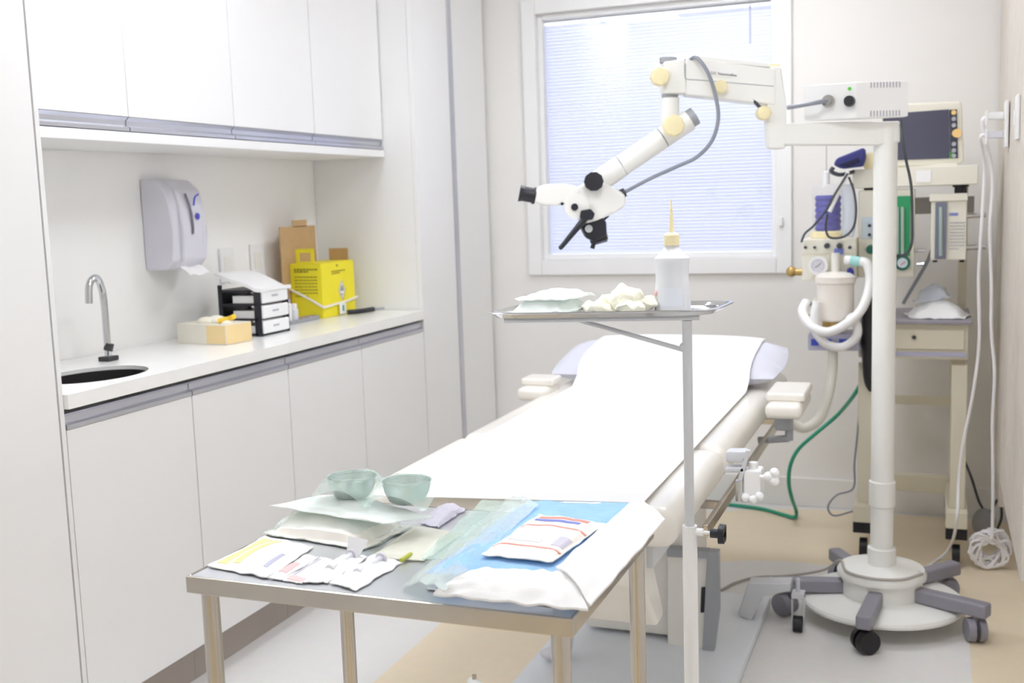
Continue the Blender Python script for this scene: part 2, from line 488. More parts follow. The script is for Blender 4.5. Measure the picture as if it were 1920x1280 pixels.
# right-hand wall lining
g = G().span((0.21, 2.87, 0.33), (XR, 3.62, CZ), bev=0.006)
g.span((0.213, 3.623, 0.33), (XR, 4.03, CZ), bev=0.004)
g.span((0.221, 4.033, 0.20), (XR, YB-0.016, CZ), bev=0.004)
struct('trim_1', g, 'beige_panel')

# ceiling lamps
cl = thing('ceiling_light', 'square recessed ceiling panel lamp over the cabinets nearer the window', 'ceiling light', (-1.74, 2.16, CZ-0.012), 'square ceiling panels')
obj('frame', G().span((-2.0, 1.90, CZ-0.012), (-1.48, 2.42, CZ), bev=0.003), 'plastic_white', cl)
obj('diffuser', G().span((-1.975, 1.925, CZ-0.017), (-1.505, 2.395, CZ-0.012)), 'lamp_diffuser', cl)
dup(cl, (0, -2.42, 0), 'square recessed ceiling panel lamp over the cabinets behind the camera')
dup(cl, (1.35, -0.30, 0), 'added unseen ceiling panel giving fill light above the tray stand')  # unseen panel, added to raise the general fill light
dup(cl, (1.02, 1.52, 0), 'added unseen ceiling panel brightening the back, above the head of the bed')  # another added panel, out of view, to brighten back wall and far cabinet

# ------------------------------------------------------------------ left wall: cabinets
YS = [1.945, 2.408, 2.884, 3.354, 3.858]          # cabinet unit seams
Y0 = YS[0]
# near tall cabinet
t = thing('tall_cabinet', 'tall plain white cabinet at the left edge, nearest the camera', 'cabinet', ((XL+CF)/2, 1.5, 0))
obj('body', G().span((XL+0.002, 0.72, 0.0), (CF-0.02, 1.93, CZ-0.004)), 'cabinet_white', t)
obj('side_stile', G().span((XL+0.002, 1.931, 0.0), (CF, 1.9445, CZ-0.004), bev=0.001), 'cabinet_white', t)
obj('door', G().span((CF-0.0195, 1.335, 0.12), (CF, 1.926, CZ-0.02), bev=0.0015), 'cabinet_white', t)
obj('door', G().span((CF-0.0195, 0.73, 0.12), (CF, 1.331, CZ-0.02), bev=0.0015), 'cabinet_white', t)
# far tall cabinet
t = thing('tall_cabinet', 'tall white cabinet with a full height metal pull by the window wall', 'cabinet', ((XL+CF)/2, 4.2, 0))
obj('body', G().span((XL+0.002, 3.862, 0.0), (CF-0.02, YB-0.016, CZ-0.004)), 'cabinet_white', t)
obj('door', G().span((CF-0.0195, 3.862, 0.10), (CF, 4.195, CZ-0.02), bev=0.0015), 'cabinet_white', t)
obj('door', G().span((CF-0.0195, 4.236, 0.10), (CF, YB-0.02, CZ-0.02), bev=0.0015), 'cabinet_white', t)
g = G().span((CF-0.0195, 4.196, 0.10), (CF+0.004, 4.235, CZ-0.02), bev=0.002)
obj('pull_profile', g, 'aluminium', t, label='full height aluminium pull')

low_lab = ['white base cabinet under the steel sink, nearest the camera', 'second white base cabinet along from the sink', 'third white base cabinet along, under the black drawer organizer', 'last white base cabinet, against the far tall cabinet']
up_lab = ['white wall cabinet nearest the camera, above the tap', 'second white wall cabinet along, above the towel dispenser', 'third white wall cabinet along, above the yellow box', 'last white wall cabinet, against the far tall cabinet']
UF = -2.01
for i in range(4):
    a, b = YS[i]+0.0008, YS[i+1]-0.0008
    t = thing('base_cabinet', low_lab[i], 'cabinet', ((XL+CF)/2, (a+b)/2, 0.0), 'base cabinets under the worktop')
    g = G(); x0, x1, z0, z1 = XL+0.004, CF-0.0205, 0.118, 0.846
    g.span((x0, a, z0), (x1, a+0.016, z1)); g.span((x0, b-0.016, z0), (x1, b, z1))
    g.span((x0, a+0.016, z0), (x1, b-0.016, z0+0.016)); g.span((x0, a+0.016, z0+0.016), (x0+0.008, b-0.016, z1))
    g.span((x1-0.05, a+0.016, 0.80), (x1-0.002, b-0.016, z1))
    obj('body', g, 'cabinet_white', t)
    obj('plinth', G().span((XL+0.004, a, 0), (CF-0.055, b, 0.1175)), 'plinth_taupe', t)
    obj('door', G().span((CF-0.0195, a+0.001, 0.119), (CF, b-0.001, 0.812), bev=0.0015), 'cabinet_white', t)
    g = G().prism([V((CF-0.018, a+0.001, 0.813)), V((CF+0.002, a+0.001, 0.813)), V((CF+0.002, a+0.001, 0.824)), V((CF-0.010, a+0.001, 0.829)), V((CF-0.010, a+0.001, 0.844)), V((CF-0.003, a+0.001, 0.850)), V((CF-0.018, a+0.001, 0.850))], (0, b-a-0.002, 0))
    obj('pull_profile', g, 'aluminium', t, label='horizontal aluminium pull channel')
    u = thing('wall_cabinet', up_lab[i], 'cabinet', ((XL+UF)/2, (a+b)/2, 1.52), 'white wall cabinets above the worktop')
    obj('body', G().span((XL+0.004, a, 1.523), (UF-0.0205, b, CZ-0.006)), 'cabinet_white', u)
    obj('door', G().span((UF-0.0195, a+0.001, 1.562), (UF, b-0.001, CZ-0.02), bev=0.0015), 'cabinet_white', u)
    g = G().prism([V((UF-0.018, a+0.001, 1.561)), V((UF-0.001, a+0.001, 1.561)), V((UF-0.012, a+0.001, 1.552)), V((UF-0.012, a+0.001, 1.540)), V((UF+0.001, a+0.001, 1.534)), V((UF+0.001, a+0.001, 1.524)), V((UF-0.018, a+0.001, 1.524))], (0, b-a-0.002, 0))
    obj('pull_profile', g, 'aluminium', u, label='horizontal aluminium pull channel')
one('cabinet_bottom_shelf', G().span((XL+0.004, Y0+0.001, 1.494), (UF+0.006, YS[4]-0.001, 1.521), bev=0.002), 'cabinet_white', 'long white bottom shelf board under the row of wall cabinets', 'shelf')

# worktop with a round sink cut-out
SCX, SCY, SRX, SRY = -2.030, 2.222, 0.122, 0.156
def worktop():
    bm = bmesh.new(); N = 64; x0, x1, y0, y1 = XL+0.003, CF+0.012, Y0+0.001, YS[4]-0.001
    zt, zb = 0.896, 0.862
    outer = []; inner = []
    for i in range(N):
        a = 2*PI*i/N; c, s_ = math.cos(a), math.sin(a)
        inner.append((SCX+SRX*c, SCY+SRY*s_))
        tx = ((x1-SCX) if c > 0 else (x0-SCX))/c if abs(c) > 1e-9 else 1e9
        ty = (((y1 if s_ > 0 else y0)-SCY)/s_) if abs(s_) > 1e-9 else 1e9
        tt = min(tx, ty); outer.append((SCX+tt*c, SCY+tt*s_))
    # add true corners
    def mk(pts, z): return [bm.verts.new((p[0], p[1], z)) for p in pts]
    corners = [(x1, y1), (x0, y1), (x0, y0), (x1, y0)]
    full = []
    angs = [math.atan2(p[1]-SCY, p[0]-SCX) % (2*PI) for p in outer]
    cang = sorted(((math.atan2(p[1]-SCY, p[0]-SCX) % (2*PI)), p) for p in corners)
    ang_in = [2*PI*i/N for i in range(N)]
    allp = sorted([(a, p, 0) for a, p in zip(ang_in, outer)] + [(a, p, 1) for a, p in cang], key=lambda q: q[0])
    out2 = [q[1] for q in allp]; in2 = [(SCX+SRX*math.cos(q[0]), SCY+SRY*math.sin(q[0])) for q in allp]
    ot, it, ob, ib = mk(out2, zt), mk(in2, zt), mk(out2, zb), mk(in2, zb)
    n = len(ot)
    for i in range(n):
        j = (i+1) % n
        bm.faces.new((ot[i], ot[j], it[j], it[i])); bm.faces.new((ob[i], ib[i], ib[j], ob[j]))
        bm.faces.new((ot[i], ob[i], ob[j], ot[j])); bm.faces.new((it[i], it[j], ib[j], ib[i]))
    g = G(); g.bm.free(); g.bm = bm
    return g
one('worktop', worktop(), 'stone_white', 'long glossy white stone worktop with the sink cut into it', 'worktop')
sk = thing('sink', 'oval stainless steel sink set into the white worktop', 'sink', (SCX, SCY, 0.72))
g = G().lathe([(0.985, 0.886), (0.98, 0.86), (0.97, 0.80), (0.90, 0.745), (0.70, 0.725), (0.1, 0.72)], (SCX, SCY, 0), sx=SRX, sy=SRY, seg=48, capb=False)
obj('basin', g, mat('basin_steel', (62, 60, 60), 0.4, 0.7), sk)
obj('drain', G().lathe([(0.028, 0.721), (0.026, 0.7245), (0.004, 0.7245)], (SCX, SCY, 0)), 'dark_steel', sk)
# tap
fx = onZ(204, 676, 0.896)
t = thing('tap', 'tall chrome tap standing behind the oval sink', 'tap', (fx.x, fx.y, 0.896))
px = (fx-EYE).dot(FWD)/FPX
obj('base_plate', G().box((fx.x, fx.y, 0.903), (0.036, 0.044, 0.013), bev=0.002), 'dark_steel', t)
top = onY(190, 530, fx.y).z
obj('column', G().cyl((fx.x, fx.y, 0.909), (fx.x, fx.y, 1.06), 0.0095, seg=20), 'chrome', t)
g = G().tube([(fx.x, fx.y, 1.055), (fx.x, fx.y-0.004, 1.095), (fx.x+0.004, fx.y-0.022, 1.128), (fx.x+0.008, fx.y-0.045, 1.132), (fx.x+0.011, fx.y-0.066, 1.112), (fx.x+0.012, fx.y-0.073, 1.065)], 0.0098, seg=14)
obj('spout', g, 'chrome', t)
obj('lever', G().cyl((fx.x, fx.y, 0.925), (fx.x+0.004, fx.y+0.004, 0.945), 0.013, seg=18), 'dark_steel', t)
# paper dispenser
dw = XL
p0 = onX(262, 338, dw+0.06); p1 = onX(352, 498, dw+0.10)
dy0, dy1, dz0, dz1 = 2.80, 3.06, onX(275, 505, dw+0.02).z, onX(261, 335, dw+0.02).z
a_ = onX(262, 335, dw+0.005); b_ = onX(285, 506, dw+0.005)
dy0 = a_.y; dz1 = a_.z; dz0 = b_.z
dy1 = dy0+0.175
t = thing('towel_dispenser', 'pale grey wall dispenser with a blue drop and white paper towel', 'dispenser', (dw+0.06, (dy0+dy1)/2, dz0))
def disp_outline(y, dep): 
    return [V((dw+0.001, y, dz0)), V((dw+dep*0.72, y, dz0+0.0)), V((dw+dep*0.97, y, dz0+0.03)), V((dw+dep, y, dz0+0.12)), V((dw+dep*0.97, y, dz1-0.09)), V((dw+dep*0.85, y, dz1-0.04)), V((dw+dep*0.5, y, dz1-0.005)), V((dw+0.001, y, dz1))]
obj('housing', G().prism(disp_outline(dy0, 0.115), (0, dy1-dy0, 0), bev=0.008, seg=3), 'dispenser_grey', t)
g = G().prism(disp_outline(dy0+0.035, 0.128), (0, dy1-dy0-0.07, 0), bev=0.010, seg=3)
obj('front_cover', g, 'dispenser_grey', t)
g = G().tube([(dw+0.126, dy0+0.06, dz1-0.05), (dw+0.131, dy0+0.075, dz1-0.10), (dw+0.131, dy0+0.082, dz0+0.14), (dw+0.131, dy0+0.080, dz0+0.11)], 0.004, seg=6)
obj('viewing_slot', g, 'dark_slot', t)
g = G().ball((dw+0.130, dy0+0.112, dz0+0.165), 0.011, sx=0.2, seg=14)
g.tube([(dw+0.130, dy0+0.095, dz0+0.20), (dw+0.130, dy0+0.103, dz0+0.225), (dw+0.130, dy0+0.122, dz0+0.235)], 0.003, seg=6)
obj('logo', g, 'blue_print', t, label='blue drop mark')
def tow(u, v): return V((dw+0.075+0.062*v, dy0+0.045+0.10*u, dz0+0.012-0.030*v*v+0.003*math.sin(9*u)))
obj('paper_towel', G().grid(tow, 12, 8, thick=0.002), 'paper_white', t, label='white paper towel end')
# wall sockets above the organizer
for i, (xx, yy, lb) in enumerate(((424, 497, 'white wall socket plate left of the pair behind the organizer'), (480, 488, 'white wall socket plate right of the pair behind the organizer'))):
    p = onX(xx, yy, XL)
    t = thing('wall_socket', lb, 'socket', (XL, p.y, p.z-0.06), 'socket plates on the splashback')
    obj('plate', G().span((XL+0.0005, p.y-0.042, p.z-0.06), (XL+0.009, p.y+0.042, p.z+0.06), bev=0.003), 'plastic_white', t)
    obj('outlet', G().span((XL+0.009, p.y-0.022, p.z-0.03), (XL+0.0105, p.y+0.022, p.z+0.03), bev=0.0005), 'plastic_offwhite', t)

# ------------------------------------------------------------------ things on the worktop
WT = 0.8965
def wp(x, y): return onZ(x, y, WT)
# glove box
A, B_ = wp(334, 643), wp(425, 647); Cc = wp(468, 638)
u = (B_-A); L1 = u.length; u.normalize(); v = V((-u.y, u.x, 0)); dep = 0.115
H1 = 0.062
t = thing('glove_box', 'open cardboard box of latex gloves with an orange end', 'box', (A+u*L1/2+v*dep/2))
def pt(a, b, c): return A + u*a + v*b + V((0, 0, c))
Mr = Matrix(((u.x, v.x, 0, 0), (u.y, v.y, 0, 0), (0, 0, 1, 0), (0, 0, 0, 1)))
obj('carton', G().box(pt(L1/2, dep/2, H1/2), (L1, dep, H1), M=Mr, bev=0.001), 'glove_box_card', t)
obj('end_panel', G().box(pt(L1+0.0006, dep/2, H1/2), (0.001, dep*0.96, H1*0.94), M=Mr), 'orange_card', t, label='orange printed end')
obj('side_panel', G().box(pt(L1*0.80, -0.0006, H1/2), (L1*0.38, 0.001, H1*0.9), M=Mr), 'orange_card', t, label='orange printed patch')
g = G()
for (a, b, c, r) in ((0.10, 0.05, H1+0.004, 0.026), (0.15, 0.06, H1+0.004, 0.028), (0.20, 0.05, H1+0.001, 0.02), (0.12, 0.075, H1+0.010, 0.02)):
    if a < L1: g.ball(pt(a*L1/0.25, b, c), r, 1.4, 0.9, 0.55, M=Mr)
obj('gloves', g, 'latex', t, label='cream gloves bulging from the top')
yb = wp(430, 600)
one('tourniquet_clip', G().tube([pt(L1*0.72, 0.03, H1+0.008), pt(L1*0.85, 0.05, H1+0.014), pt(L1*0.98, 0.045, H1+0.022)], 0.008, seg=8), 'yellow_plastic', 'small yellow plastic clip lying on the glove box', 'clip')
# drawer organizer: front faces +X/right
A = wp(490, 631)
u = V((0, 1, 0)); L1 = 0.17; v = V((-1, 0, 0)); dep = 0.16; HO = 0.152
t = thing('drawer_organizer', 'black desktop organizer with three white drawers and papers on top', 'organizer', A+u*L1/2+v*dep/2)
Mr = Matrix(((u.x, v.x, 0, 0), (u.y, v.y, 0, 0), (0, 0, 1, 0), (0, 0, 0, 1)))
g = G()
for sx in (0.004, L1-0.004):
    # side frames: front post, rear post, rails (open sides)
    g.box(pt(sx, 0.010, HO/2), (0.006, 0.026, HO), M=Mr, bev=0.002)
    g.box(pt(sx, dep-0.008, HO/2+0.008), (0.006, 0.016, HO+0.016), M=Mr, bev=0.002)
    for zz in (0.006, HO*0.36, HO*0.68, HO-0.004): g.box(pt(sx, dep/2, zz), (0.006, dep-0.02, 0.007), M=Mr)
g.box(pt(L1/2, dep-0.004, HO/2), (L1-0.006, 0.006, HO), M=Mr)
for zz in (0.003, HO*0.35, HO*0.67, HO-0.003): g.box(pt(L1/2, dep/2, zz), (L1-0.006, dep-0.01, 0.004), M=Mr)
obj('frame', g, 'black_plastic', t)
for k in range(3):
    z0 = 0.007+k*HO*0.325
    d = obj('drawer', G().box(pt(L1/2, 0.004-0.006, z0+0.021), (L1-0.018, 0.012, 0.042), M=Mr, bev=0.006, seg=3).box(pt(L1/2, dep/2-0.02, z0+0.014), (L1-0.024, dep-0.06, 0.024), M=Mr), 'plastic_white', t)
    obj('name_tag', strokes(G(), pt(L1*0.36, -0.0088, z0+0.023), u, (0, 0, -1), 0.06, 1, 0.006, 0.006, seed=k), 'ink_grey', d)
def ptop(a, b): return pt(-0.004+a*(L1+0.008), -0.012+b*(dep+0.02), HO+0.004+0.050*max(0, min(1, (b-0.15)/0.75))**0.8+0.003*math.sin(7*b+3*a))
obj('papers', G().grid(ptop, 10, 14, thick=0.012), 'packet_white', t, label='sloping stack of white papers')
# sharps box
A = wp(607, 597)
u = V((0, 1, 0)); WF = 0.245; v = V((-1, 0, 0)); DP = 0.135
HS = 0.205
t = thing('sharps_box', 'bright yellow cardboard sharps box with brown flaps and hazard diamond', 'box', A+u*WF/2+v*DP/2)
Mr = Matrix(((u.x, v.x, 0, 0), (u.y, v.y, 0, 0), (0, 0, 1, 0), (0, 0, 0, 1)))
obj('carton', G().box(pt(WF/2, DP/2, HS/2), (WF, DP, HS), M=Mr, bev=0.002), 'yellow_card', t)
# left face carries the handle loop
g = G()
hb = 0.055
g.box(pt(0.0025, DP*0.5, HS+0.004), (0.004, 0.075, 0.008), M=Mr); 
for yy in (DP*0.5-0.032, DP*0.5+0.032): g.box(pt(0.0025, yy, HS+hb/2), (0.0032, 0.014, hb-0.004), M=Mr)
g.box(pt(0.0025, DP*0.5, HS+hb-0.007), (0.004, 0.078, 0.015), M=Mr)
obj('handle', g, 'yellow_card', t)
g = G().box(pt(0.075, DP+0.003, 0.172), (0.25, 0.004, 0.344), M=Mr)
g.box(pt(0.09, DP+0.003, 0.354), (0.10, 0.004, 0.026), M=Mr)
obj('flap', g, 'brown_card', t, label='tall brown cardboard flap')
obj('flap', G().box(pt(WF-0.003, DP*0.46, HS+0.018), (0.004, DP*0.62, 0.056), M=Mr), 'brown_card', t, label='short brown cardboard flap')
g = G(); strokes(g, pt(-0.0012, DP*0.86, HS-0.022), -v, (0, 0, -1), DP*0.74, 2, 0.008, 0.006, seed=3)
strokes(g, pt(-0.0012, DP*0.86, HS-0.050), -v, (0, 0, -1), DP*0.72, 7, 0.012, 0.0035, seed=4)
obj('print', g, 'ink_olive', t, label='olive printed lines')
g = G(); strokes(g, pt(WF*0.3, -0.0012, HS-0.035), u, (0, 0, -1), WF*0.42, 2, 0.008, 0.004, seed=5)
obj('print', g, 'ink_olive', t, label='olive printed lines')
obj('vent_hole', G().ball(pt(WF*0.47, -0.001, HS-0.014), 0.004, seg=10), 'ink_olive', t)
dc = pt(WF*0.58, -0.0015, HS*0.46); dr = 0.032
g = G().prism([dc+u*dr*0.8, dc+V((0, 0, dr*1.25)), dc-u*dr*0.8, dc-V((0, 0, dr*1.25))], -v*0.0012)
dia = obj('hazard_label', g, 'paper_white', t, label='white diamond hazard label')
g = G()
for k in range(3):
    an = PI/2+k*2*PI/3
    c_ = dc - v*0.002 + (u*math.cos(an)+V((0, 0, 1))*math.sin(an))*0.0065+V((0, 0, 0.006))
    ringp = [c_+(u*math.cos(q*PI/5)+V((0, 0, 1))*math.sin(q*PI/5))*0.0055 for q in range(10)]
    g.tube(ringp, 0.0012, seg=5, closed=True, n=2)
g.tube([dc+u*dr*0.72-v*0.002, dc+V((0, 0, dr*1.12))-v*0.002, dc-u*dr*0.72-v*0.002, dc-V((0, 0, dr*1.12))-v*0.002, dc+u*dr*0.72-v*0.002], 0.0007, seg=5, smooth=False)
strokes(g, dc-u*0.010-V((0, 0, 0.014))-v*0.002, u, (0, 0, -1), 0.02, 2, 0.004, 0.002, seed=8)
obj('hazard_mark', g, 'ink_dark', dia)
g = G()
off = 0.006
g.tube([pt(-off, DP+0.02, 0.118), pt(-off, DP*0.5, 0.08), pt(-off, -off, 0.042)], 0.0045, seg=6)
g.tube([pt(-off, -off, 0.042), pt(WF*0.3, -off, 0.046), pt(WF*0.7, -off, 0.050), pt(WF+0.006, -off, 0.060)], 0.0045, seg=6)
obj('strap', g, 'plastic_offwhite', t, label='off-white strap around the box')
g = G().box(pt(WF*0.52, -off-0.004, 0.025), (0.045, 0.004, 0.04), M=Mr, bev=0.001)
tg = obj('strap_tag', g, 'paper_white', t)
obj('tag_mark', G().box(pt(WF*0.52, -off-0.0066, 0.027), (0.010, 0.001, 0.022), M=Mr), 'green_plastic', tg)
# tray with small things in front of the box
A_sharp = A.y
tr0 = wp(545, 609)
u = V((0, 1, 0)); v = V((-1, 0, 0)); A = tr0; L1 = A_sharp-tr0.y-0.012
Mr = Matrix(((u.x, v.x, 0, 0), (u.y, v.y, 0, 0), (0, 0, 1, 0), (0, 0, 0, 1)))
g = G().box(pt(L1/2, 0.02, 0.002), (L1, 0.04, 0.004), M=Mr)
for b in (0.001, 0.039): g.box(pt(L1/2, b, 0.008), (L1, 0.003, 0.012), M=Mr)
for a in (0.0015, L1-0.0015): g.box(pt(a, 0.02, 0.008), (0.003, 0.035, 0.012), M=Mr)
one('small_tray', g, 'mid_grey_metal', 'narrow grey tray in front of the yellow box', 'tray')
c0 = pt(L1*0.30, 0.02, 0.004)
t = thing('medicine_vial', 'small clear vial with a white cap between organizer and yellow box', 'vial', c0)
obj('glass_body', G().lathe([(0.013, 0), (0.0145, 0.002), (0.0145, 0.045), (0.009, 0.052)], c0), 'bottle_plastic', t)
obj('cap', G().lathe([(0.0105, 0.052), (0.0105, 0.064), (0.009, 0.066)], c0), 'plastic_white', t)
c0 = pt(L1*0.12, 0.022, 0.004)
t = thing('medicine_vial', 'taller white vial touching the organizer, left of the clear vial', 'vial', c0)
obj('glass_body', G().lathe([(0.012, 0), (0.013, 0.002), (0.013, 0.065), (0.008, 0.072)], c0), 'plastic_white', t)
obj('cap', G().lathe([(0.0095, 0.072), (0.0095, 0.084), (0.008, 0.086)], c0), 'lavender_strip', t)
one('ampoule', G().tube([pt(L1*0.50, 0.012, 0.009), pt(L1*0.60, 0.02, 0.009), pt(L1*0.66, 0.026, 0.009)], 0.0048, seg=8), 'orange_plastic', 'orange ampoule lying in the narrow grey tray, nearer the vials', 'ampoule', 'ampoules in the tray')
one('ampoule', G().tube([pt(L1*0.72, 0.010, 0.009), pt(L1*0.82, 0.018, 0.009), pt(L1*0.90, 0.022, 0.009)], 0.0048, seg=8), 'ink_red', 'red ampoule lying in the narrow grey tray, nearer the yellow box', 'ampoule', 'ampoules in the tray')
# black clamp at the end of the worktop
P = [wp(652, 590), wp(675, 588), wp(700, 584), wp(720, 581)]
t = thing('marker_pen', 'black pen with a grey tip lying at the end of the worktop', 'pen', P[1])
up = V((0, 0, 0.010))
obj('barrel', G().tube([P[0]+up, P[1]+up, P[2]+up], 0.0095, seg=12), 'black_plastic', t)
obj('tip', G().cyl(P[2]+up, P[3]+up*0.8, 0.007, 0.0035, seg=12), 'mid_grey_metal', t)

# ------------------------------------------------------------------ instrument table (stainless)
TZ = 0.79
TX0, TX1, TY0, TY1 = -0.985, -0.408, 1.225, 1.645
t = thing('instrument_table', 'stainless steel side table in front covered with sterile packs', 'table', ((TX0+TX1)/2, (TY0+TY1)/2, 0))
obj('tabletop', G().span((TX0+0.004, TY0+0.004, TZ-0.006), (TX1-0.004, TY1-0.004, TZ), bev=0.002), 'stainless_top', t)
g = G()
RT = 0.024
g.span((TX0, TY0, TZ-RT), (TX1, TY0+0.006, TZ+0.0012), bev=0.0022); g.span((TX0, TY1-0.006, TZ-RT), (TX1, TY1, TZ+0.0012), bev=0.0022)
g.span((TX0, TY0+0.006, TZ-RT), (TX0+0.006, TY1-0.006, TZ+0.0012), bev=0.0022); g.span((TX1-0.006, TY0+0.006, TZ-RT), (TX1, TY1-0.006, TZ+0.0012), bev=0.0022)
obj('rim', g, 'stainless', t)
for (x, y) in ((TX0+0.024, TY0+0.022), (TX1-0.024, TY0+0.022), (TX1-0.024, TY1-0.022), (TX0+0.024, TY1-0.022)):
    lg = obj('leg', G().cyl((x, y, 0.012), (x, y, TZ-0.006), 0.0125, seg=20), 'stainless', t)
    obj('foot_cap', G().lathe([(0.014, 0.0), (0.015, 0.004), (0.014, 0.014)], (x, y, 0)), 'black_rubber', lg)

def tq(*pts, z=TZ+0.0015): return [onZ(x, y, z) for x, y in pts]
Z1 = TZ+0.0008
# yellow striped packet
q = tq((388, 1062), (502, 1084), (590, 1026), (498, 1008))
t = thing('dressing_packet', 'white packet with two yellow stripes at the table left corner', 'packet', sum(q, V())/4)
obj('wrapper', G().pouch(q, Z1, 0.008, wr=0.0015, seed=1.2), 'packet_white', t)
def bil(q, u, v): return (q[0]*(1-u)+q[1]*u)*(1-v)+(q[3]*(1-u)+q[2]*u)*v
def surf_patch(name, q, u0, u1, v0, v1, z, m, parent, n=14, lab=None, h=None):
    """thin printed patch hugging the packet it lies on, found by ray casting the packet from above"""
    bpy.context.view_layer.update()
    src = parent; mw = src.matrix_world; inv = mw.inverted()
    def f(a, b):
        p = bil(q, u0+(u1-u0)*a, v0+(v1-v0)*b)
        ok, loc, nn, idx = src.ray_cast(inv @ V((p.x, p.y, 2.0)), V((0, 0, -1)))
        zz = (mw @ loc).z if ok else z
        return V((p.x, p.y, zz+0.0007))
    return obj(name, G().grid(f, n, n, thick=0.0005), m, parent, label=lab)
wrp = [c for c in t.children if c.name.startswith('wrapper')][0]
surf_patch('stripe', q, 0.06, 0.24, 0.10, 0.92, Z1, 'ink_yellow', wrp, lab='pale yellow stripe')
surf_patch('stripe', q, 0.30, 0.42, 0.14, 0.92, Z1, 'ink_yellow', wrp, lab='pale yellow stripe')
surf_patch('print_mark', q, 0.78, 0.84, 0.18, 0.55, Z1, 'lavender_strip', wrp, lab='pale blue print')
# two narrow strips
q = tq((502, 1085), (527, 1088), (600, 1046), (574, 1043))
t = thing('suture_packet', 'narrow white packet with pink print beside the striped one', 'packet', sum(q, V())/4)
o = obj('wrapper', G().pouch(q, Z1, 0.005, nu=10, wr=0.001, seed=2.2), 'packet_white', t)
surf_patch('print_mark', q, 0.2, 0.8, 0.2, 0.55, Z1, 'ink_pink', o, lab='pink print')
q = tq((530, 1088), (566, 1095), (634, 1053), (600, 1047))
t = thing('suture_packet', 'thin flat grey-edged packet between the pink one and the syringes', 'packet', sum(q, V())/4)
o = obj('wrapper', G().pouch(q, Z1, 0.004, nu=10, wr=0.001, seed=3.2), 'packet_white', t)
surf_patch('print_mark', q, 0.12, 0.9, 0.04, 0.16, Z1, 'ink_pink', o, lab='pink band')
surf_patch('print_mark', q, 0.1, 0.3, 0.2, 0.9, Z1, 'packet_lilac', o, lab='grey band')
# syringes in packets
for k, (cs, lb) in enumerate((((((570, 1093), (616, 1093), (692, 1046), (648, 1040))), 'white syringe packet, left of the two in front of the bulging pack'), ((((618, 1094), (668, 1108), (754, 1056), (700, 1042))), 'white syringe packet, right of the two, at the front table edge'))):
    q = tq(*cs)
    t = thing('syringe_packet', lb, 'packet', sum(q, V())/4, 'syringe packets on the steel table')
    mid0, mid1 = bil(q, 0.5, 0.14), bil(q, 0.52, 0.86)
    d = (mid1-mid0).normalized()
    o = obj('wrapper', G().pouch(q, Z1, 0.012, nu=18, nv=22, wr=0.0016, seed=4.2+k, pw=1.0), 'packet_white', t)
    up = V((0, 0, 0.0072))
    g = G().cyl(mid0+d*0.02+up, mid1-d*0.02+up, 0.0072, seg=14)
    sy = obj('syringe_barrel', g, 'bottle_plastic', t)
    obj('plunger', G().cyl(mid1-d*0.02+up, mid1-d*0.001+up*1.1, 0.0055, seg=12).cyl(mid1-d*0.004+up*1.1, mid1+up*1.1, 0.009, seg=14), 'dispenser_grey', t)
# bulging white pack
q = tq((492, 1000), (665, 1036), (772, 992), (590, 962))
q = [onZ(500, 1004, Z1), onZ(682, 1032, Z1), onZ(770, 990, Z1), onZ(575, 965, Z1)]
bigq = q
t = thing('gauze_pack', 'bulging white and pale green sterile gauze pack on the table', 'packet', sum(q, V())/4)
o = obj('contents', G().pouch(q, Z1, 0.030, wr=0.003, seed=5.5, seal=0.06, pw=0.45), 'packet_cream', t)
q2 = [bil(q, -0.03, -0.01), bil(q, 1.02, 0.0), bil(q, 1.03, 1.08), bil(q, -0.12, 1.06)]
obj('film', G().pouch(q2, Z1, 0.0345, wr=0.003, seed=5.5, seal=0.10, pw=0.4), 'pouch_clear', t)
q3 = [onZ(650, 1033, Z1+0.004), onZ(674, 1040, Z1+0.004), onZ(690, 1012, Z1+0.03), onZ(655, 1005, Z1+0.03)]
obj('flap', G().grid(lambda a, b: bil(q3, a, b)+V((0, 0, 0.012*b*(1-a)*math.sin(PI*b))), 8, 8, thick=0.0015), 'packet_white', t)
def lo_big(x, y):      # height of the bulging pack below (x,y)
    return TZ+0.036
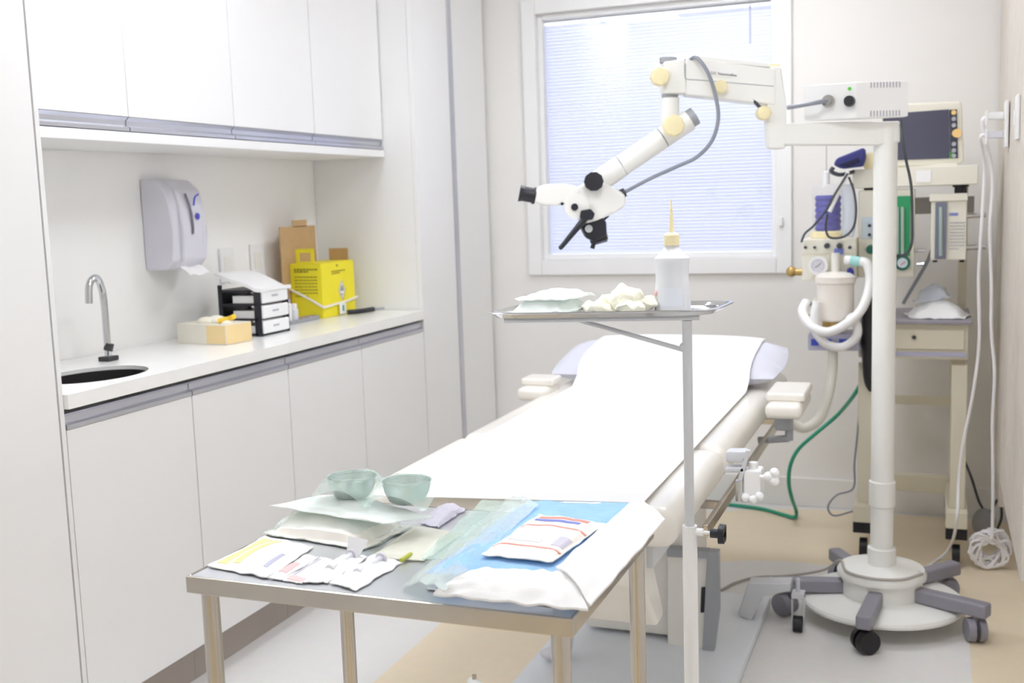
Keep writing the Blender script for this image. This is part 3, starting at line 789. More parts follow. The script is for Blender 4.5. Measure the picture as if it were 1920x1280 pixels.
# flat pouch with bowls on top of the gauze pack
PZ = TZ+0.037
q = [onZ(512, 952, PZ), onZ(745, 990, PZ), onZ(806, 966, PZ), onZ(655, 940, PZ)]
q = [onZ(505, 950, PZ), onZ(720, 985, PZ), onZ(812, 972, PZ), onZ(640, 928, PZ)]
t = thing('sterile_pouch', 'flat white pouch resting on the bulging pack, under the bowls', 'pouch', sum(q, V())/4)
obj('wrapper', G().pouch(q, PZ, 0.010, wr=0.004, seed=7.7, seal=0.08, lift=0.006, fs=14), 'pouch_green_dense', t)
bowls = ((662, 938, 'pale green pouch holding a steel bowl, left of the two', 0.0), (764, 947, 'pale green pouch holding a steel bowl, right, beside the bed foot', 1.0))
for (bx, by, lb, sd) in bowls:
    PB = PZ+0.014
    c0 = onZ(bx, by-6, PB)
    k = (c0-EYE).dot(FWD)/FPX
    R = 46*k
    c0 = c0+V((0, 0, 0))
    t = thing('bowl_pouch', lb, 'pouch', c0, 'steel bowls in sterile pouches')
    g = G().lathe([(R*0.55, 0.0), (R*0.74, 0.004), (R*0.93, 0.020), (R*1.0, 0.0345), (R*1.02, 0.035), (R*0.97, 0.0345), (R*0.90, 0.021), (R*0.70, 0.007), (0.002, 0.005)], c0, seg=40)
    obj('bowl', g, 'bowl_steel', t, label='round steel bowl')
    def cover(u, v, c0=c0, R=R, sd=sd):
        # film draped over the bowl: flat across the rim, falling outwards to the pouch edge
        x = (u-0.5)*2; y = (v-0.5)*2
        P = V((x*R*1.42, y*R*1.35, 0)); rr = math.hypot(P.x, P.y)
        hz = 0.0375 if rr < R*1.03 else max(0.0025, 0.0375-(rr-R*1.03)*1.15)
        hz += 0.004*noise.noise(V((P.x*30+sd*9, P.y*30, 3))) - (0.003 if rr < R*0.8 else 0)
        return c0 + V((P.x, P.y, max(0.0015, hz)))
    obj('film', G().grid(cover, 30, 26), 'pouch_green', t, label='pale green clear film')
# lilac packet
q = tq((788, 982), (822, 990), (872, 956), (838, 944))
t = one('catheter_packet', G().pouch(q, Z1, 0.013, wr=0.002, seed=8.1, seal=0.05, pw=0.5), 'packet_lilac', 'small lilac printed packet between the bowls and the blue pack', 'packet')
# yellowish flat pouch with a green stick
q = tq((698, 1046), (796, 1052), (868, 1000), (775, 988))
t = thing('swab_packet', 'cream flat packet with a lime edge right of the syringes', 'packet', sum(q, V())/4)
obj('wrapper', G().pouch(q, Z1, 0.007, wr=0.002, seed=9.1), 'pouch_yellow', t)
obj('lime_edge', G().cyl(onZ(752, 1050, Z1+0.005), onZ(770, 1038, Z1+0.005), 0.0032, seg=8), mat('lime', (180, 186, 60), 0.5), t)
# clear greenish long pouch
q = [onZ(790, 1048, Z1+0.006), onZ(872, 1052, Z1+0.006), onZ(985, 942, Z1+0.010), onZ(905, 935, Z1+0.010)]
one('sterile_pouch', G().pouch(q, Z1+0.005, 0.010, wr=0.004, seed=10.3, fs=18, lift=0.006, pw=0.5), 'pouch_green', 'long pale green glossy pouch leaning along the blue pack', 'pouch')

# gown pack: white wrap, blue drape, clear film
q = [onZ(800, 1106, Z1), onZ(1103, 1143, Z1), onZ(1232, 985, Z1), onZ(960, 955, Z1)]
t = thing('gown_pack', 'large white sterile pack opened over a blue drape', 'pack', sum(q, V())/4)
HB = 0.016
base = obj('wrap', G().pouch(q, Z1, HB, nu=34, nv=34, wr=0.0012, seed=11, seal=0.05, pw=0.25, fs=12), 'packet_white', t)
qb = [onZ(800, 1080, Z1+HB), onZ(1075, 1098, Z1+HB), onZ(1196, 948, Z1+HB), onZ(990, 944, Z1+HB)]
drape = obj('drape', G().pouch(qb, Z1+HB+0.003, 0.009, nu=34, nv=34, wr=0.0012, seed=12, seal=0.05, pw=0.25), 'drape_blue', t, label='folded blue drape')
surf_patch('sticker', qb, 0.34, 0.68, 0.93, 0.985, Z1+HB, 'paper_white', drape, lab='white sticker')
# right white flap folded over the drape
fa = [onZ(1042, 1062, Z1+0.040), onZ(1108, 1132, Z1+0.020), onZ(1247, 972, Z1+0.022), onZ(1186, 938, Z1+0.040)]
def flapR(a, b):
    p = bil(fa, a, b)
    return p + V((0, 0, 0.010*math.sin(PI*min(1, a*1.1)) + 0.004*noise.noise(V((a*3, b*7, 2)))))
obj('side_flap', G().grid(flapR, 16, 26, thick=0.003), 'packet_white', t, label='white paper flap')
ff = [onZ(812, 1112, Z1+0.012), onZ(1103, 1141, Z1+0.014), onZ(1060, 1070, Z1+0.036), onZ(905, 1064, Z1+0.036)]
def flapF(a, b):
    p = bil(ff, a, b)
    return p + V((0, 0, 0.006*math.sin(PI*b)+0.0035*noise.noise(V((a*9, b*5, 4)))))
obj('front_flap', G().grid(flapF, 26, 14, thick=0.003), 'packet_white', t, label='white paper flap')
fl = [onZ(752, 1100, Z1+0.004), onZ(835, 1106, Z1+0.022), onZ(1010, 945, Z1+0.034), onZ(948, 936, Z1+0.016)]
def filmL(a, b):
    p = bil(fl, a, b)
    return p + V((0, 0, 0.008*math.sin(PI*a)+0.004*noise.noise(V((a*6, b*11, 6)))))
obj('clear_film', G().grid(filmL, 16, 30, thick=0.001), 'pouch_clear', t, label='clear pale green film edge')
# glove packet on the drape
GZ = Z1+HB+0.016
q = [onZ(902, 1042, GZ), onZ(1036, 1056, GZ), onZ(1136, 984, GZ), onZ(1012, 967, GZ)]
t = thing('glove_packet', 'white glove packet with red and blue print on the blue drape', 'packet', sum(q, V())/4)
o = obj('wrapper', G().pouch(q, GZ, 0.009, nu=28, nv=28, wr=0.002, seed=13, seal=0.06, pw=0.3), 'packet_cream', t)
surf_patch('headline', q, 0.12, 0.85, 0.84, 0.90, GZ, 'ink_red', o, lab='red headline')
surf_patch('headline', q, 0.12, 0.78, 0.76, 0.81, GZ, 'ink_blue', o, lab='blue headline')
surf_patch('rule', q, 0.02, 0.98, 0.62, 0.645, GZ, 'ink_red', o, lab='red rule')
surf_patch('rule', q, 0.02, 0.98, 0.16, 0.18, GZ, 'ink_red', o, lab='red rule')
surf_patch('print_mark', q, 0.15, 0.6, 0.26, 0.34, GZ, 'print_pale', o)
surf_patch('print_mark', q, 0.78, 0.95, 0.24, 0.42, GZ, 'packet_lilac', o)

# ------------------------------------------------------------------ tray stand
SX, SY = -0.427, 2.00
ZJ = onY(1298, 985, SY).z
TT = 1.085
t = thing('tray_stand', 'white and chrome adjustable stand carrying the steel tray', 'stand', (SX, SY, 0))
obj('outer_tube', G().cyl((SX, SY, 0.05), (SX, SY, ZJ), 0.0140, seg=24), 'plastic_white', t, label='white lower tube')
obj('inner_tube', G().cyl((SX, SY, ZJ+0.0005), (SX, SY, TT-0.012), 0.0092, seg=20), 'light_grey_metal', t, label='chrome upper tube')
b0 = onY(1078, 606, SY-0.06)
br0 = onY(1075, 606, SY+0.02); br1 = onY(1283, 656, SY)
br0.z = TT-0.012
obj('brace', G().tube([br0, (br0+br1)/2, br1], 0.0045, seg=10).ball(br1+V((0.0, 0, 0.006)), 0.009), 'light_grey_metal', t)
kz = onY(1345, 1000, SY).z
g = G().cyl((SX+0.012, SY, kz), (SX+0.026, SY, kz), 0.0075, seg=14).cyl((SX+0.026, SY, kz), (SX+0.046, SY, kz), 0.0036, seg=12)
kb = obj('clamp_boss', g, 'plastic_white', t)
g = G().cyl((SX+0.040, SY, kz), (SX+0.056, SY, kz), 0.0088, seg=16)
for k in range(4):
    a = PI/4+k*PI/2
    g.cyl((SX+0.056, SY+0.009*math.cos(a), kz+0.009*math.sin(a)), (SX+0.067, SY+0.009*math.cos(a), kz+0.009*math.sin(a)), 0.0112, 0.0104, seg=16)
obj('knob', g, 'black_plastic', kb, label='black hand knob')
fe = onZ(884, 1273, 0.06)
fe = V((fe.x, fe.y, 0.052))
g = G().tube([(SX, SY, 0.052), fe], 0.0150, seg=14, smooth=False)
g.tube([(SX, SY-0.20, 0.052), (SX, SY+0.20, 0.052)], 0.0150, seg=14, smooth=False)
obj('base', g, 'plastic_white', t, label='white T shaped foot')
for (x, y) in ((fe.x+0.012, fe.y-0.008), (SX, SY-0.195), (SX, SY+0.195)):
    c_ = obj('caster', G().cyl((x-0.008, y, 0.018), (x+0.008, y, 0.018), 0.018, seg=18), 'black_rubber', t)
    obj('caster_bolt', G().cyl((x, y, 0.02), (x, y, 0.078), 0.006, seg=10), 'stainless', c_)
# tray carrier + tray
c1, c2, c3, c4 = onZ(902, 598, TT), onZ(1342, 591, TT), onZ(1384, 566, TT+0.006), onZ(918, 572, TT+0.006)
c4 = c1 + (c3-c2)
for c in (c1, c2, c3, c4): c.z = TT
obj('carrier', G().tube([bil((c1, c2, c3, c4), 0.08, 0.12)-V((0, 0, 0.006)), bil((c1, c2, c3, c4), 0.92, 0.12)-V((0, 0, 0.006))], 0.005, seg=8, smooth=False).tube([bil((c1, c2, c3, c4), 0.08, 0.8)-V((0, 0, 0.006)), bil((c1, c2, c3, c4), 0.92, 0.8)-V((0, 0, 0.006))], 0.005, seg=8, smooth=False), 'light_grey_metal', t)
def tray_ring(s, z, n=48):
    out = []
    u = (c2-c1); v = (c4-c1); cc = (c1+c2+c3+c4)/4
    for i in range(n):
        a = 2*PI*i/n; p = 7
        cx_, sy_ = math.cos(a), math.sin(a)
        r = (abs(cx_)**p+abs(sy_)**p)**(-1/p)
        out.append(cc + u*(0.5*s*r*cx_) + v*(0.5*s*r*sy_) + V((0, 0, z)))
    return out
g = G()
rings = []
for (s_, z_) in ((0.86, 0.0), (0.92, 0.002), (0.955, 0.0085), (0.965, 0.0105), (1.0, 0.0105), (1.005, 0.0085), (0.99, 0.0072), (0.97, 0.0065), (0.93, -0.001), (0.86, -0.002)):
    rings.append([g.bm.verts.new(p) for p in tray_ring(s_, z_)])
for a, b in zip(rings, rings[1:]): g.bridge(a, b)
g.bm.faces.new(rings[0]); g.bm.faces.new(rings[-1][::-1])
one('steel_tray', g, 'chrome', 'polished steel instrument tray on top of the white stand', 'tray')
def trp(u, v): return bil((c1, c2, c3, c4), u, v)
TB = TT+0.0015
# on the tray
q = [trp(0.07, 0.16), trp(0.34, 0.12), trp(0.40, 0.72), trp(0.10, 0.78)]
one('sterile_pouch', G().pouch(q, TB, 0.030, wr=0.004, seed=20, lift=0.012, pw=0.35), 'pouch_green_dense', 'plump pale green pouch lying on the left end of the steel tray', 'pouch', 'sterile pouches on the tray')
q = [trp(0.11, 0.22), trp(0.33, 0.18), trp(0.40, 0.66), trp(0.16, 0.8)]
one('sterile_pouch', G().pouch(q, TB+0.026, 0.016, wr=0.004, seed=21, lift=0.012, pw=0.5, fs=30), 'pouch_green_dense', 'upper pale green pouch stacked on the plump one on the steel tray', 'pouch', 'sterile pouches on the tray')
cc = trp(0.545, 0.35)
g = G()
for (a, b, z, r) in ((-0.048, 0, 0.011, 0.024), (-0.012, 0.01, 0.018, 0.030), (0.018, 0.0, 0.026, 0.031), (0.042, 0.012, 0.016, 0.027), (-0.03, -0.02, 0.012, 0.022), (0.03, -0.022, 0.014, 0.025)):
    g.ball(cc+V((a, b, z)), r, 1.15, 1.0, z/r*0.98 if z < r else 0.95, seg=36)
for v_ in g.bm.verts: v_.co += noise.noise_vector(v_.co*38)*0.009 + noise.noise_vector(v_.co*95)*0.004; v_.co.z = max(v_.co.z, TB+0.0003)
one('gauze_swab', g, 'gauze', 'crumpled cream gauze in the middle of the steel tray', 'gauze', sharp=60)
# bottle
bc = trp(0.775, 0.40); bc.z = TB
kb_ = (bc-EYE).dot(FWD)/FPX
t = thing('squeeze_bottle', 'white squeeze bottle with long cream nozzle on the steel tray', 'bottle', bc)
def zpx(y): return onY(1248, y, bc.y).z-TB
z1 = zpx(484); z2 = zpx(460); zc1 = zpx(438); zn = zpx(374)
R = 33*kb_
obj('body', G().lathe([(R*0.98, 0), (R*1.04, 0.004), (R*1.02, z1*0.25), (R*0.93, z1*0.62), (R*0.95, z1*0.78), (R*0.99, z1*0.93), (R*1.0, z1), (R*0.93, z1+(z2-z1)*0.12), (R*0.66, z1+(z2-z1)*0.45), (R*0.46, z1+(z2-z1)*0.8), (R*0.42, z2)], bc, seg=36, sy=0.75), 'bottle_plastic', t)
cap = obj('cap', G().lathe([(R*0.43, z2), (R*0.43, zc1-0.003), (R*0.36, zc1), (R*0.22, zc1+0.002)], bc), 'cream_knob', t)
obj('nozzle', G().lathe([(R*0.17, zc1), (R*0.13, zc1+(zn-zc1)*0.3), (R*0.045, zn)], bc, seg=16), 'cream_knob', t)
def lab(u, v):
    a = -PI*0.5+(u-0.5)*1.5
    zz = z1*(0.12+0.34*v); rr = R*(1.03-0.06*v)
    return bc+V((rr*math.cos(a), rr*0.75*math.sin(a), zz))+V((math.cos(a), math.sin(a), 0))*0.0006
obj('label', G().grid(lab, 12, 4, thick=1, tv=(0, 0.0003, 0)), mat('bottle_label', (226, 230, 238), 0.5), t)
obj('label_mark', G().ball(bc+V((-R*0.85, -R*0.47, z1*0.35)), 0.006, 0.6, 0.6, 1), 'ink_pink', t)

# ------------------------------------------------------------------ treatment bed
BX0, BX1 = -1.185, -0.468
BC = (BX0+BX1)/2
t = thing('treatment_bed', 'cream upholstered treatment bed in the middle of the room', 'bed', (BC, 2.95, 0))
def bed_top(y): return 0.685
g = G().span((BX0, 2.055, 0.605), (BX1, 2.62, 0.690), bev=0.035, seg=4)
obj('seat_cushion', g, 'upholstery', t)
obj('back_cushion', G().span((BX0, 2.63, 0.605), (BX1, 3.86, 0.690), bev=0.035, seg=4), 'upholstery', t)
obj('frame', G().span((BX0+0.06, 2.12, 0.545), (BX1-0.06, 3.80, 0.604), bev=0.006), 'light_grey_metal', t)
g = G().prism([V((0, 2.060, 0.63)), V((0, 2.13, 0.63)), V((0, 2.27, 0.40)), V((0, 2.25, 0.385)), V((0, 2.21, 0.385)), V((0, 2.08, 0.52))], (BX1-BX0-0.16, 0, 0), bev=0.022, seg=3)
bmesh.ops.translate(g.bm, verts=g.bm.verts, vec=V((BX0+0.085, 0, 0)))
obj('leg_rest', g, 'upholstery', t, label='cream leg rest folded down at the foot')
g = G().span((-0.96, 2.98, 0.038), (-0.66, 3.36, 0.545), bev=0.02)
ped = obj('pedestal', g, 'plastic_offwhite', t)
PP = Pl((-0.6, 2.94, 0.2), (0, -1, 0))
def pp(px, d): return G().prism([PP.p(x, y) for x, y in px], (0, d, 0), bev=0.002)
g = pp([(1326, 1034), (1346, 1035), (1347, 1150), (1336, 1234), (1316, 1234)], 0.035)
g.prism([PP.p(x, y) for x, y in ((1250, 1028), (1326, 1033), (1326, 1048), (1250, 1044))], (0, 0.035, 0), bev=0.002)
sf = obj('side_frame', g, 'mid_grey_metal', t, label='grey frame of the lift column')
o_ = pp([(1250, 1045), (1325, 1049), (1316, 1228), (1250, 1222)], 0.012)
bmesh.ops.translate(o_.bm, verts=o_.bm.verts, vec=V((0, 0.012, 0)))
obj('side_panel', o_, 'plastic_offwhite', sf)
o_ = pp([(1314, 1102), (1323, 1102), (1320, 1150), (1312, 1150)], 0.006)
bmesh.ops.translate(o_.bm, verts=o_.bm.verts, vec=V((0, 0.006, 0)))
obj('slot', o_, 'black_plastic', sf)
obj('base_plate', G().span((-1.04, 2.40, 0.0), (-0.47, 3.42, 0.030), bev=0.008), mat('plate_grey', (226, 230, 236), 0.4), t, label='pale grey floor plate')
# stabilizer arm with caster
h_ = onZ(1400, 1098, 0.10)
SP = Pl((-0.42, 3.20, 0.1), (0, -1, 0))
g = G().prism([SP.p(x, y) for x, y in ((1383, 1152), (1402, 1093), (1482, 1093), (1482, 1110), (1430, 1114), (1410, 1166))], (0, 0.06, 0), bev=0.005)
sa = obj('stabilizer_arm', g, 'light_grey_metal', t)
cx_, cy_ = -0.365, 3.225
g = G()
for dx in (-0.017, 0.017): g.prism([V((cx_+dx, cy_-0.022, 0.122)), V((cx_+dx, cy_+0.022, 0.122)), V((cx_+dx, cy_+0.012, 0.020)), V((cx_+dx, cy_-0.012, 0.020))], (0.003, 0, 0))
g.span((cx_-0.017, cy_-0.022, 0.108), (cx_+0.02, cy_+0.022, 0.124), bev=0.003)
g.cyl((cx_, cy_, 0.124), (cx_, cy_, 0.165), 0.006, seg=10)
obj('caster_fork', g, 'light_grey_metal', sa)
obj('caster', G().cyl((cx_-0.013, cy_, 0.024), (cx_+0.013, cy_, 0.024), 0.024, seg=20), 'black_rubber', sa)
# foot lever left of the base
g = G().cyl((-0.955, 2.78, 0.045), (-0.945, 2.80, 0.13), 0.022, seg=16); g.ball((-0.965, 2.74, 0.055), 0.035, 1.3, 0.8, 0.5)
obj('foot_pedal', g, 'dispenser_grey', t, label='pale lilac foot pedal')
# arm rests
for side, (ax, ay) in ((1, (-0.392, 3.12)), (-1, (-1.195, 3.25))):
    al = 0.24 if side > 0 else 0.13
    a = obj('arm_rest', G().span((ax-0.052, ay-0.02, 0.668), (ax+0.052, ay+al, 0.712), bev=0.018, seg=4).span((ax-0.055, ay+0.03, 0.710), (ax+0.055, ay+al, 0.735), bev=0.008, seg=3), 'upholstery', t)
    g = G().cyl((ax, ay+0.12, 0.58), (ax, ay+0.12, 0.68), 0.012, seg=12).cyl((ax, ay+0.12, 0.585), (ax-side*0.09, ay+0.12, 0.575), 0.011, seg=12)
    g.box((ax-side*0.015, ay+0.12, 0.635), (0.05, 0.05, 0.05), bev=0.01)
    obj('arm_rest_bracket', g, 'mid_grey_metal', a)
# side rail and clamp
rx = BX1-0.03
obj('side_rail', G().span((rx+0.035, 2.30, 0.565), (rx+0.047, 3.72, 0.592), bev=0.002).span((rx-0.04, 2.5, 0.57), (rx+0.037, 2.52, 0.587)).span((rx-0.04, 3.5, 0.57), (rx+0.037, 3.52, 0.587)), 'stainless', t)
P_ = Pl(onX(1410, 900, -0.37), (0, -1, 0))
g = G().prism([P_.p(1393, 882), P_.p(1427, 882), P_.p(1427, 930), P_.p(1393, 930)], (0, 0.05, 0), bev=0.006)
g.cyl(P_.p(1410, 935)+V((0, 0.02, 0)), P_.p(1410, 870)+V((0, 0.02, 0)), 0.010, seg=12)
cp = obj('accessory_clamp', g, 'plastic_white', t)
g = G().prism([P_.p(1360, 846), P_.p(1400, 846), P_.p(1400, 868), P_.p(1360, 868)], (0, 0.04, 0), bev=0.006)
g.prism([P_.p(1398, 845), P_.p(1406, 845), P_.p(1390, 905), P_.p(1382, 905)], (0, 0.012, 0))
g.prism([P_.p(1360, 876), P_.p(1396, 876), P_.p(1396, 886), P_.p(1360, 886)], (0, 0.03, 0), bev=0.003)
obj('clamp_jaw', g, 'light_grey_metal', cp)
g = G()
for (x, y) in ((1441, 893), (1452, 886), (1452, 901)): g.ball(P_.p(x, y), 0.011, seg=14)
g.cyl(P_.p(1425, 894), P_.p(1443, 894), 0.005, seg=10)
obj('clamp_knob', g, 'plastic_white', cp)
g = G()
for (x, y) in ((1398, 932), (1412, 936), (1424, 930)): g.ball(P_.p(x, y), 0.010, seg=14)
obj('clamp_knob', g, 'plastic_white', cp)
obj('clamp_screw', G().cyl(P_.p(1386, 900), P_.p(1386, 938), 0.008, seg=12), 'chrome', cp)
# pillow
def pillow():
    g = G(); N = 28; Mx = 20
    cx0, cy0 = BC-0.005, 3.62
    for sgn in (1, -1):
        A = []
        for i in range(N+1):
            row = []
            for j in range(Mx+1):
                u = i/N*2-1; v = j/Mx*2-1
                e = (max(0, 1-abs(u)**3.2)*max(0, 1-abs(v)**3.2))**0.5
                wx = 0.385*(1-0.05*abs(v)**2); wy = 0.20*(1-0.10*abs(u)**2)
                x = cx0+u*wx; y = cy0+v*wy
                z = 0.752 + (v*0.026) + sgn*e*0.056 + 0.004*noise.noise(V((x*11, y*11, 5*sgn)))
                row.append(g.bm.verts.new((x, y, max(z, 0.6925))))
            A.append(row)
        for i in range(N):
            for j in range(Mx):
                f = (A[i][j], A[i+1][j], A[i+1][j+1], A[i][j+1])
                g.bm.faces.new(f if sgn > 0 else f[::-1])
    bmesh.ops.remove_doubles(g.bm, verts=g.bm.verts, dist=1e-4)
    return g
one('pillow', pillow(), 'pillow_case', 'pale lilac-white pillow at the head of the bed', 'pillow', sharp=80)
# paper sheet
def pillow_z(x, y):
    v = (y-3.62)/0.20
    u = (x-(BC-0.005))/0.385
    if abs(v) >= 1 or abs(u) >= 1: return 0.0
    e = (max(0, 1-abs(u)**3.2)*max(0, 1-abs(v)**3.2))**0.5
    return 0.752 + v*0.026 + e*0.056
def sheet(u, v):
    x = -1.100 + 0.565*u
    y0 = 1.985+0.085*u
    y = y0 + (3.79-y0)*(v*0.93 if v < 0.8 else 0.744+(v-0.8)*1.28)
    z = 0.6935 + 0.0015*noise.noise(V((x*6, y*5, 1)))
    acc = 0.0
    for k in range(-4, 5): acc = acc + max(0.6935, pillow_z(x, y+k*0.014))
    z = max(z, acc/9+0.006, pillow_z(x, y)+0.008)
    return V((x, y, z))
one('paper_sheet', G().grid(sheet, 20, 130, thick=0.0014), 'paper_white', 'white paper sheet running down the bed and over the pillow', 'sheet', sharp=80)

# ------------------------------------------------------------------ operating microscope on floor stand
MX, MY = -0.137, 3.41
MP = Pl((MX, MY, 1.0), (-FWD.x, -FWD.y, 0))
mn = MP.n; mk = MP.k
t = thing('operating_microscope', 'white floor standing operating microscope reaching over the bed', 'microscope', (MX, MY, 0))
def mprism(px, th, o=0.0, bev=0.004):
    return G().prism([MP.q(x, y, o-th/2) for x, y in px], mn*th, bev=bev)
def mcyl(g, x, y, r, th, o=0.0, seg=24, r1=None):
    return g.cyl(MP.q(x, y, o), MP.q(x, y, o+th), r*mk, None if r1 is None else r1*mk, seg=seg)
def mrod(g, pts, r, seg=20, o=0.0, r1=None):
    return g.cyl(MP.q(*pts[0], o), MP.q(*pts[1], o), r*mk, None if r1 is None else r1*mk, seg=seg)
# base
obj('base_disc', G().lathe([(0.225, 0.048), (0.238, 0.052), (0.240, 0.060), (0.236, 0.068), (0.215, 0.074), (0.10, 0.080)], (MX, MY, 0), seg=64), 'microscope_white', t, label='round white base weight')
obj('hub', G().lathe([(0.118, 0.079), (0.118, 0.128), (0.130, 0.136), (0.131, 0.148), (0.124, 0.160), (0.085, 0.170), (0.05, 0.172)], (MX, MY, 0), seg=48), 'microscope_white', t)
for k in range(5):
    a = math.radians(-96+72*k); d = V((math.cos(a), math.sin(a), 0)); n_ = V((-d.y, d.x, 0)); o = V((MX, MY, 0))
    M = Matrix(((d.x, n_.x, 0, 0), (d.y, n_.y, 0, 0), (0, 0, 1, 0), (0, 0, 0, 1)))
    lg = obj('leg', G().box(o+d*0.218+V((0, 0, 0.099)), (0.215, 0.044, 0.042), M=M, bev=0.008, seg=3), 'grey_plastic', t, label='grey star base leg')
    e = o+d*0.288
    m_ = 'black_rubber' if k == 0 else 'grey_plastic'
    g = G()
    for s_ in (-1, 1):
        wn = V((math.cos(a+0.7), math.sin(a+0.7), 0))
        g.cyl(e+wn*(s_*0.006)+V((0, 0, 0.036)), e+wn*(s_*0.026)+V((0, 0, 0.036)), 0.036, 0.033, seg=22)
    g.cyl(e+V((0, 0, 0.04)), e+V((0, 0, 0.09)), 0.010, seg=10)
    obj('caster', g, m_, lg, label='black twin caster' if k == 0 else 'grey twin caster')
# pole
zt = MP.p(1655, 236).z
g = G().lathe([(0.0415, 0.171), (0.0415, 0.222), (0.034, 0.226)], (MX, MY, 0))
obj('pole_collar', g, 'microscope_white', t)
obj('pole', G().lathe([(0.0335, 0.2255), (0.0335, 0.44)], (MX, MY, 0)).lathe([(0.0335, 0.44), (0.0335, zt)], (MX, MY, 0)), 'microscope_white', t, label='white upright column')
za, zb = MP.p(1655, 948).z, MP.p(1655, 900).z
obj('pole_collar', G().lathe([(0.0337, za), (0.0385, za+0.004), (0.0385, zb-0.003), (0.0337, zb)], (MX, MY, 0)), 'microscope_white', t)
# boom
obj('boom', mprism([(1455, 232), (1682, 228), (1682, 268), (1640, 272), (1455, 273)], 0.060, bev=0.006), 'microscope_white', t)
obj('boom_post', mprism([(1438, 126), (1461, 126), (1470, 200), (1470, 280), (1437, 280), (1434, 200)], 0.062, o=0.0, bev=0.010), 'microscope_white', t)
# lamp house: a box turned so its short end and its front both show
cA, cB, cC = MP.q(1503, 200, 0.02), MP.q(1590, 193, 0.075), MP.q(1690, 190, 0.06)
lu = (cC-cB); lu.z = 0; L_ = lu.length; lu.normalize()
lw = (cA-cB); lw.z = 0; W_ = lw.length
zb_, zt_ = MP.p(1640, 224).z, MP.p(1640, 157).z
foot = [cB, cC, cC+lw, cB+lw]
lamp = obj('lamp_house', G().prism([V((p.x, p.y, zb_)) for p in foot], (0, 0, zt_-zb_), bev=0.004), 'plastic_white', t, label='pale grey light source box')
fn = lu.cross(V((0, 0, 1))); fn = fn if fn.dot(mn) > 0 else -fn
ln = V((lw.x, lw.y, 0)).normalized()
en = ln.cross(V((0, 0, 1))); en = en if en.dot(mn) > 0 else -en
g = G()
Mv = Matrix(((lu.x, fn.x, 0, 0), (lu.y, fn.y, 0, 0), (0, 0, 1, 0), (0, 0, 0, 1)))
for k in range(10):
    for zz in (zt_-0.010, zb_+0.012):
        c_ = cB+lu*(L_*(0.28+0.06*k)); g.box((c_.x, c_.y, zz), (0.0038, 0.0016, 0.016), M=Mv)
obj('vent_slot', g, 'ink_grey', lamp)
kp = V((cB.x, cB.y, 0))+ln*0.018
kz_ = MP.p(1576, 194).z
obj('dimmer_knob', G().cyl(V((kp.x, kp.y, kz_)), V((kp.x, kp.y, kz_))+en*0.024, 0.016, 0.014, seg=20), 'black_plastic', lamp, label='black dimmer knob')
zz = MP.p(1577, 171).z
obj('indicator', G().cyl(V((kp.x, kp.y, zz)), V((kp.x, kp.y, zz))+en*0.003, 0.005, seg=12), 'green_led', lamp, label='green indicator')
kp2 = V((cB.x, cB.y, 0))+ln*(W_*0.52)
kz2 = MP.p(1541, 193).z
c2_ = V((kp2.x, kp2.y, kz2))
obj('light_guide_socket', G().cyl(c2_, c2_+en*0.010, 0.018, seg=20).cyl(c2_+en*0.010, c2_+en*0.034, 0.010, seg=16), 'chrome', lamp)
g = G().tube([c2_+en*0.03, MP.q(1505, 199, 0.075), MP.q(1470, 204, 0.04)], 0.0065, seg=10)
obj('light_guide_rod', g, 'cable_grey', lamp)
# upper arm (parallelogram arm)
arm = obj('upper_arm', mprism([(1281, 112), (1298, 110), (1450, 131), (1450, 200), (1281, 180)], 0.070, o=0.0, bev=0.008), 'microscope_white', t)
obj('arm_top_plate', mprism([(1300, 106), (1440, 122), (1440, 129), (1300, 113)], 0.060, o=0.0, bev=0.002), 'microscope_white', arm)
g = G().tube([MP.q(1280, 122, 0.0356), MP.q(1280, 146, 0.0356), MP.q(1286, 151, 0.0356), MP.q(1300, 152, 0.0356)], 0.0012, seg=5)
g.tube([MP.q(1300, 152, 0.0356), MP.q(1445, 164, 0.0356)], 0.0012, seg=5, smooth=False)
obj('seam', g, 'ink_grey', arm)
g = mprism([(1322, 129), (1376, 134), (1376, 149), (1322, 144)], 0.002, o=0.036, bev=0)
pl = obj('name_plate', g, 'plastic_white', arm)
pa, pb = MP.q(1328, 141.5, 0.0374), MP.q(1376, 146.3, 0.0374)
text_mesh('plate_text', 'D.F. Vasconcellos', 0.0105, pa, pb-pa, MP.q(1328, 131.5, 0.0374)-pa, 'ink_dark', pl)
# end block and drop tube
blk = obj('arm_head', mprism([(1240, 118), (1280, 113), (1284, 178), (1240, 178)], 0.075, bev=0.008), 'microscope_white', t)
obj('arm_head_cap', mrod(G(), ((1253, 118), (1253, 108)), 16), 'mid_grey_metal', blk)
obj('pivot_ring', mrod(G(), ((1256, 185), (1256, 177)), 15), 'mid_grey_metal', blk)
obj('drop_tube', mrod(G(), ((1256, 238), (1256, 184)), 17), 'microscope_white', t)
